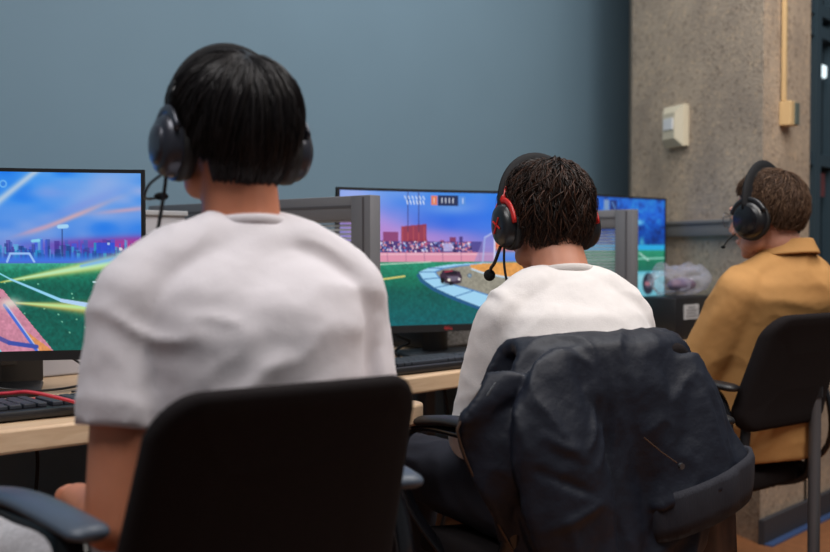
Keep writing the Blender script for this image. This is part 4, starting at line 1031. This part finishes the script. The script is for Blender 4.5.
# stand-up fold collar of the jacket
def collarf(u, v):
    a = R(-205 + 230 * u); r0, r1 = .066, .094
    rr_ = .067 + .019 * v; return Vector((math.cos(a) * rr_ * 1.06, -.150 + math.sin(a) * rr_, 1.073 - .040 * v - .010 * math.sin(a)))
jk = [c for c in B3.children if c.name.startswith('jacket')][0]
MB().slab(collarf, 40, 8, .006).build('collar', M['tan'], jk, smooth=True)
def collar2(u, v):
    a = R(-205 + 230 * u); return Vector((math.cos(a) * .068, -.150 + math.sin(a) * .064, 1.073 - .060 * v - .010 * math.sin(a)))
MB().slab(collar2, 40, 6, .005).build('collar_stand', M['tan_seam'], jk, smooth=True)
# glasses
gl = bpy.data.objects.new('eyeglasses', None); COL.objects.link(gl); gl.matrix_world = W3; gl.empty_display_size = .1
tag(gl, 'thin metal eyeglasses on the person in the tan jacket', 'eyeglasses')
for s in (-1, 1):
    rg = [(s * .033 + .024 * math.cos(q), .112 - .3 * abs(.024 * math.cos(q)) * (1 if math.cos(q) * s > 0 else 0), .002 + .021 * math.sin(q)) for q in (2 * PI * k / 28 for k in range(28))]
    MB().tube(rg, .0012, 6, closed=True).build('rim', M['steel'], gl, smooth=True)
    MB().tube([(s * .056, .104, .008), (s * .073, .07, .010), (s * .080, .0, .008), (s * .080, -.02, -.004)], .0012, 6).build('temple', M['steel'], gl, smooth=True)
MB().tube([(-.009, .112, .006), (0, .115, .009), (.009, .112, .006)], .0012, 6).build('bridge', M['steel'], gl, smooth=True)

# ------------------------------------------------------------------ jacket over the middle chair
jo = empty('draped_jacket', (1.85, 1.307, 0), R(70 - 90), 'navy black bomber jacket draped over the back of the middle chair', 'jacket')
jb = MB()
def ip(x, xs, ys): return float(np.interp(x, xs, ys))
def backp(u, v):
    zz = ip(v, [0, .06, .10, .14, 1], [.80, .868, .880, .868, .44]); yb = ip(v, [0, .06, .10, .14, .3, 1], [-.185, -.195, -.235, -.272, -.290, -.305])
    xl = ip(zz, [.44, .60, .72, .81, .89], [-.20, -.25, -.275, -.25, -.205]); xr = ip(zz, [.44, .52, .60, .69, .79, .89], [.20, .25, .245, .215, .185, .165])
    x = xl + (xr - xl) * u; a = (u - .5) * 2
    f = (.010 * math.sin(u * 15 + zz * 6) + .006 * math.sin(u * 31 - zz * 9)) * smooth01((.87 - zz) / .25)
    y = yb + .05 * abs(a) ** 3 - f
    return Vector((x, y, zz - .012 * abs(a) ** 4 * (1 if v < .3 else 0)))
jb.slab(backp, 40, 40, .026)
jb.tube(curve_pts([(-.10, -.262, .835), (-.165, -.283, .800), (-.190, -.300, .72), (-.172, -.312, .60), (-.150, -.315, .48), (-.135, -.315, .36)], 30), lerp_list([.03, .070, .090, .088, .076, .066], 30), 28, flat=(1.05, .40), up=(0, 1, 0))
def flap(u, v):
    z = .825 - .42 * v; xl = ip(z, [.40, .50, .62, .71, .75, .825], [-.215, -.25, -.315, -.355, -.352, -.295]); x = xl + .11 * u
    return Vector((x, -.235 - .05 * u - .012 * math.sin(v * 14 + u * 4), z))
jb.slab(flap, 10, 28, .018)
# right side: flared tail above the ribbed hem
rr = []
for t in np.linspace(0, 1, 18):
    z = .845 - .26 * t; cx = ip(t, [0, .3, 1], [.10, .120, .150]); a = ip(t, [0, .4, 1], [.070, .085, .128]); b_ = ip(t, [0, .4, 1], [.016, .030, .050]); cy = ip(t, [0, .3, 1], [-.268, -.285, -.300])
    rr.append([Vector((cx + a * math.cos(q), cy + b_ * math.sin(q) * (1 + .14 * math.sin(5 * q + 3 * t)), z + (.03 * t) * math.cos(q))) for q in (2 * PI * k / 36 for k in range(36))])
jb.rings(rr)
jm = fuse(jb, .0055, 3)
wrinkle(jm, .0062, (13, 13, 8), 4, [((-.24, -.33, .72), (-.12, -.36, .66), .009, .012), ((-.25, -.33, .66), (-.12, -.36, .60), -.008, .010), ((-.22, -.34, .56), (-.10, -.36, .60), .008, .011), ((-.085, -.34, .84), (-.075, -.36, .45), -.012, .009), ((.0, -.33, .84), (.02, -.35, .66), .007, .014), ((.12, -.30, .84), (.20, -.34, .70), -.007, .010),((.045, -.36, .86), (.03, -.40, .50), -.016, .014), ((-.055, -.37, .84), (-.045, -.42, .46), -.014, .012), ((-.10, -.38, .80), (-.20, -.42, .70), .010, .016), ((-.05, -.42, .66), (-.22, -.42, .60), .010, .016),
    ((-.06, -.42, .60), (-.20, -.42, .54), -.010, .014), ((.10, -.38, .80), (.20, -.40, .64), .008, .02), ((.14, -.38, .70), (.26, -.40, .645), -.012, .012), ((.08, -.38, .66), (.16, -.40, .635), .010, .014), ((.02, -.34, .88), (.04, -.38, .6), .008, .02),
    ((-.18, -.38, .80), (-.06, -.40, .77), .006, .008)], .0008)
js = link('shell', jm, M['jacket'], jo, True)
# ribbed hem band, open ring
hb_ = []
for k in range(40):
    q = 2 * PI * k / 40; hb_.append(Vector((.155 + .124 * math.cos(q), -.300 + .052 * math.sin(q), .585 + .036 * math.cos(q))))
band = MB()
inner = []
rg = []
for kq, p in enumerate(hb_):
    gth = .003 * math.sin(kq * 2 * PI / 40 * 13) + .002 * math.sin(kq * 2 * PI / 40 * 8)
    c = Vector((.155, -.300, 0)); d = Vector((p.x - c.x, p.y - c.y, 0)).normalized()
    rg.append([p + d * .000 + Vector((0, 0, .034)), p + d * (.006 + gth) + Vector((0, 0, .018)), p + d * (.004 + gth) + Vector((0, 0, -.030)), p + d * .001 + Vector((0, 0, -.058)), p - d * .006 + Vector((0, 0, -.056)), p - d * .008 + Vector((0, 0, .03))])
band.rings(rg, closed=True); band.build('hem_band', M['jacket_rib'], jo, smooth=True)
def lin(u, v): z = .57 - .17 * v; return Vector((.03 + .235 * u + .01 * v, -.28 - .01 * math.sin(u * 12), z + .03 * u))
MB().slab(lin, 20, 14, .006).build('lining', M['lining'], jo, smooth=True)
MB().tube(curve_pts([(-.300, -.245, .82), (-.357, -.243, .745), (-.358, -.24, .71), (-.318, -.24, .62), (-.252, -.25, .50), (-.216, -.25, .42)], 30), .0032, 8, flat=(1.3, .6)).build('zipper', M['zip'], jo, smooth=True)
MB().box((-.305, -.262, .80), (.006, .005, .030), Matrix.Rotation(.7, 3, 'Y'), .002).build('zipper_pull', M['steel'], jo)
MB().tube([(.055, -.352, .645), (.055, -.358, .645)], .006, 14).build('snap_button', M['steel'], jo, auto=40)
MB().tube([(-.03, -.350, .705), (.01, -.352, .675), (.045, -.354, .652)], .0012, 6).build('pocket_seam', M['zip'], jo)

# ------------------------------------------------------------------ grey pole and black bag at the right edge
po = empty('floor_stand', (2.945, 1.165, 0), 0, 'grey metal pole stand at the right edge beside the leaning chair', 'stand')
MB().tube([(0, 0, .02), (0, 0, .66)], .017, 16).build('lower_tube', M['steel_grey'], po, auto=40)
MB().tube([(0, 0, .65), (0, 0, 1.0)], .013, 16).build('upper_tube', M['steel_grey'], po, auto=40)
MB().tube([(0, 0, .635), (0, 0, .665)], .021, 16).build('collar_ring', M['black'], po, auto=40)
MB().tube([(0, 0, 0.0), (0, 0, .02)], .13, 32).build('foot_plate', M['steel_grey'], po, auto=40)
bk = MB(); bk.ell((0, 0, .20), (.10, .075, .20), 24, 16); bk.ell((0, 0, .34), (.06, .05, .12), 20, 12)
bm2 = fuse(bk, .008, 3); wrinkle(bm2, .008, (8, 8, 8), 2)
bgo = link('backpack', bm2, M['black_matte'], None, True, (2.97, 1.03, .003), 0); tag(bgo, 'black backpack standing on the floor at the right edge below the grey pole', 'backpack')
MB().tube(curve_pts([(-.03, -.05, .36), (-.05, -.085, .44), (.0, -.05, .50), (.04, -.03, .42)], 14), .008, 8, flat=(1.6, .5)).build('strap', M['black'], bgo, smooth=True)
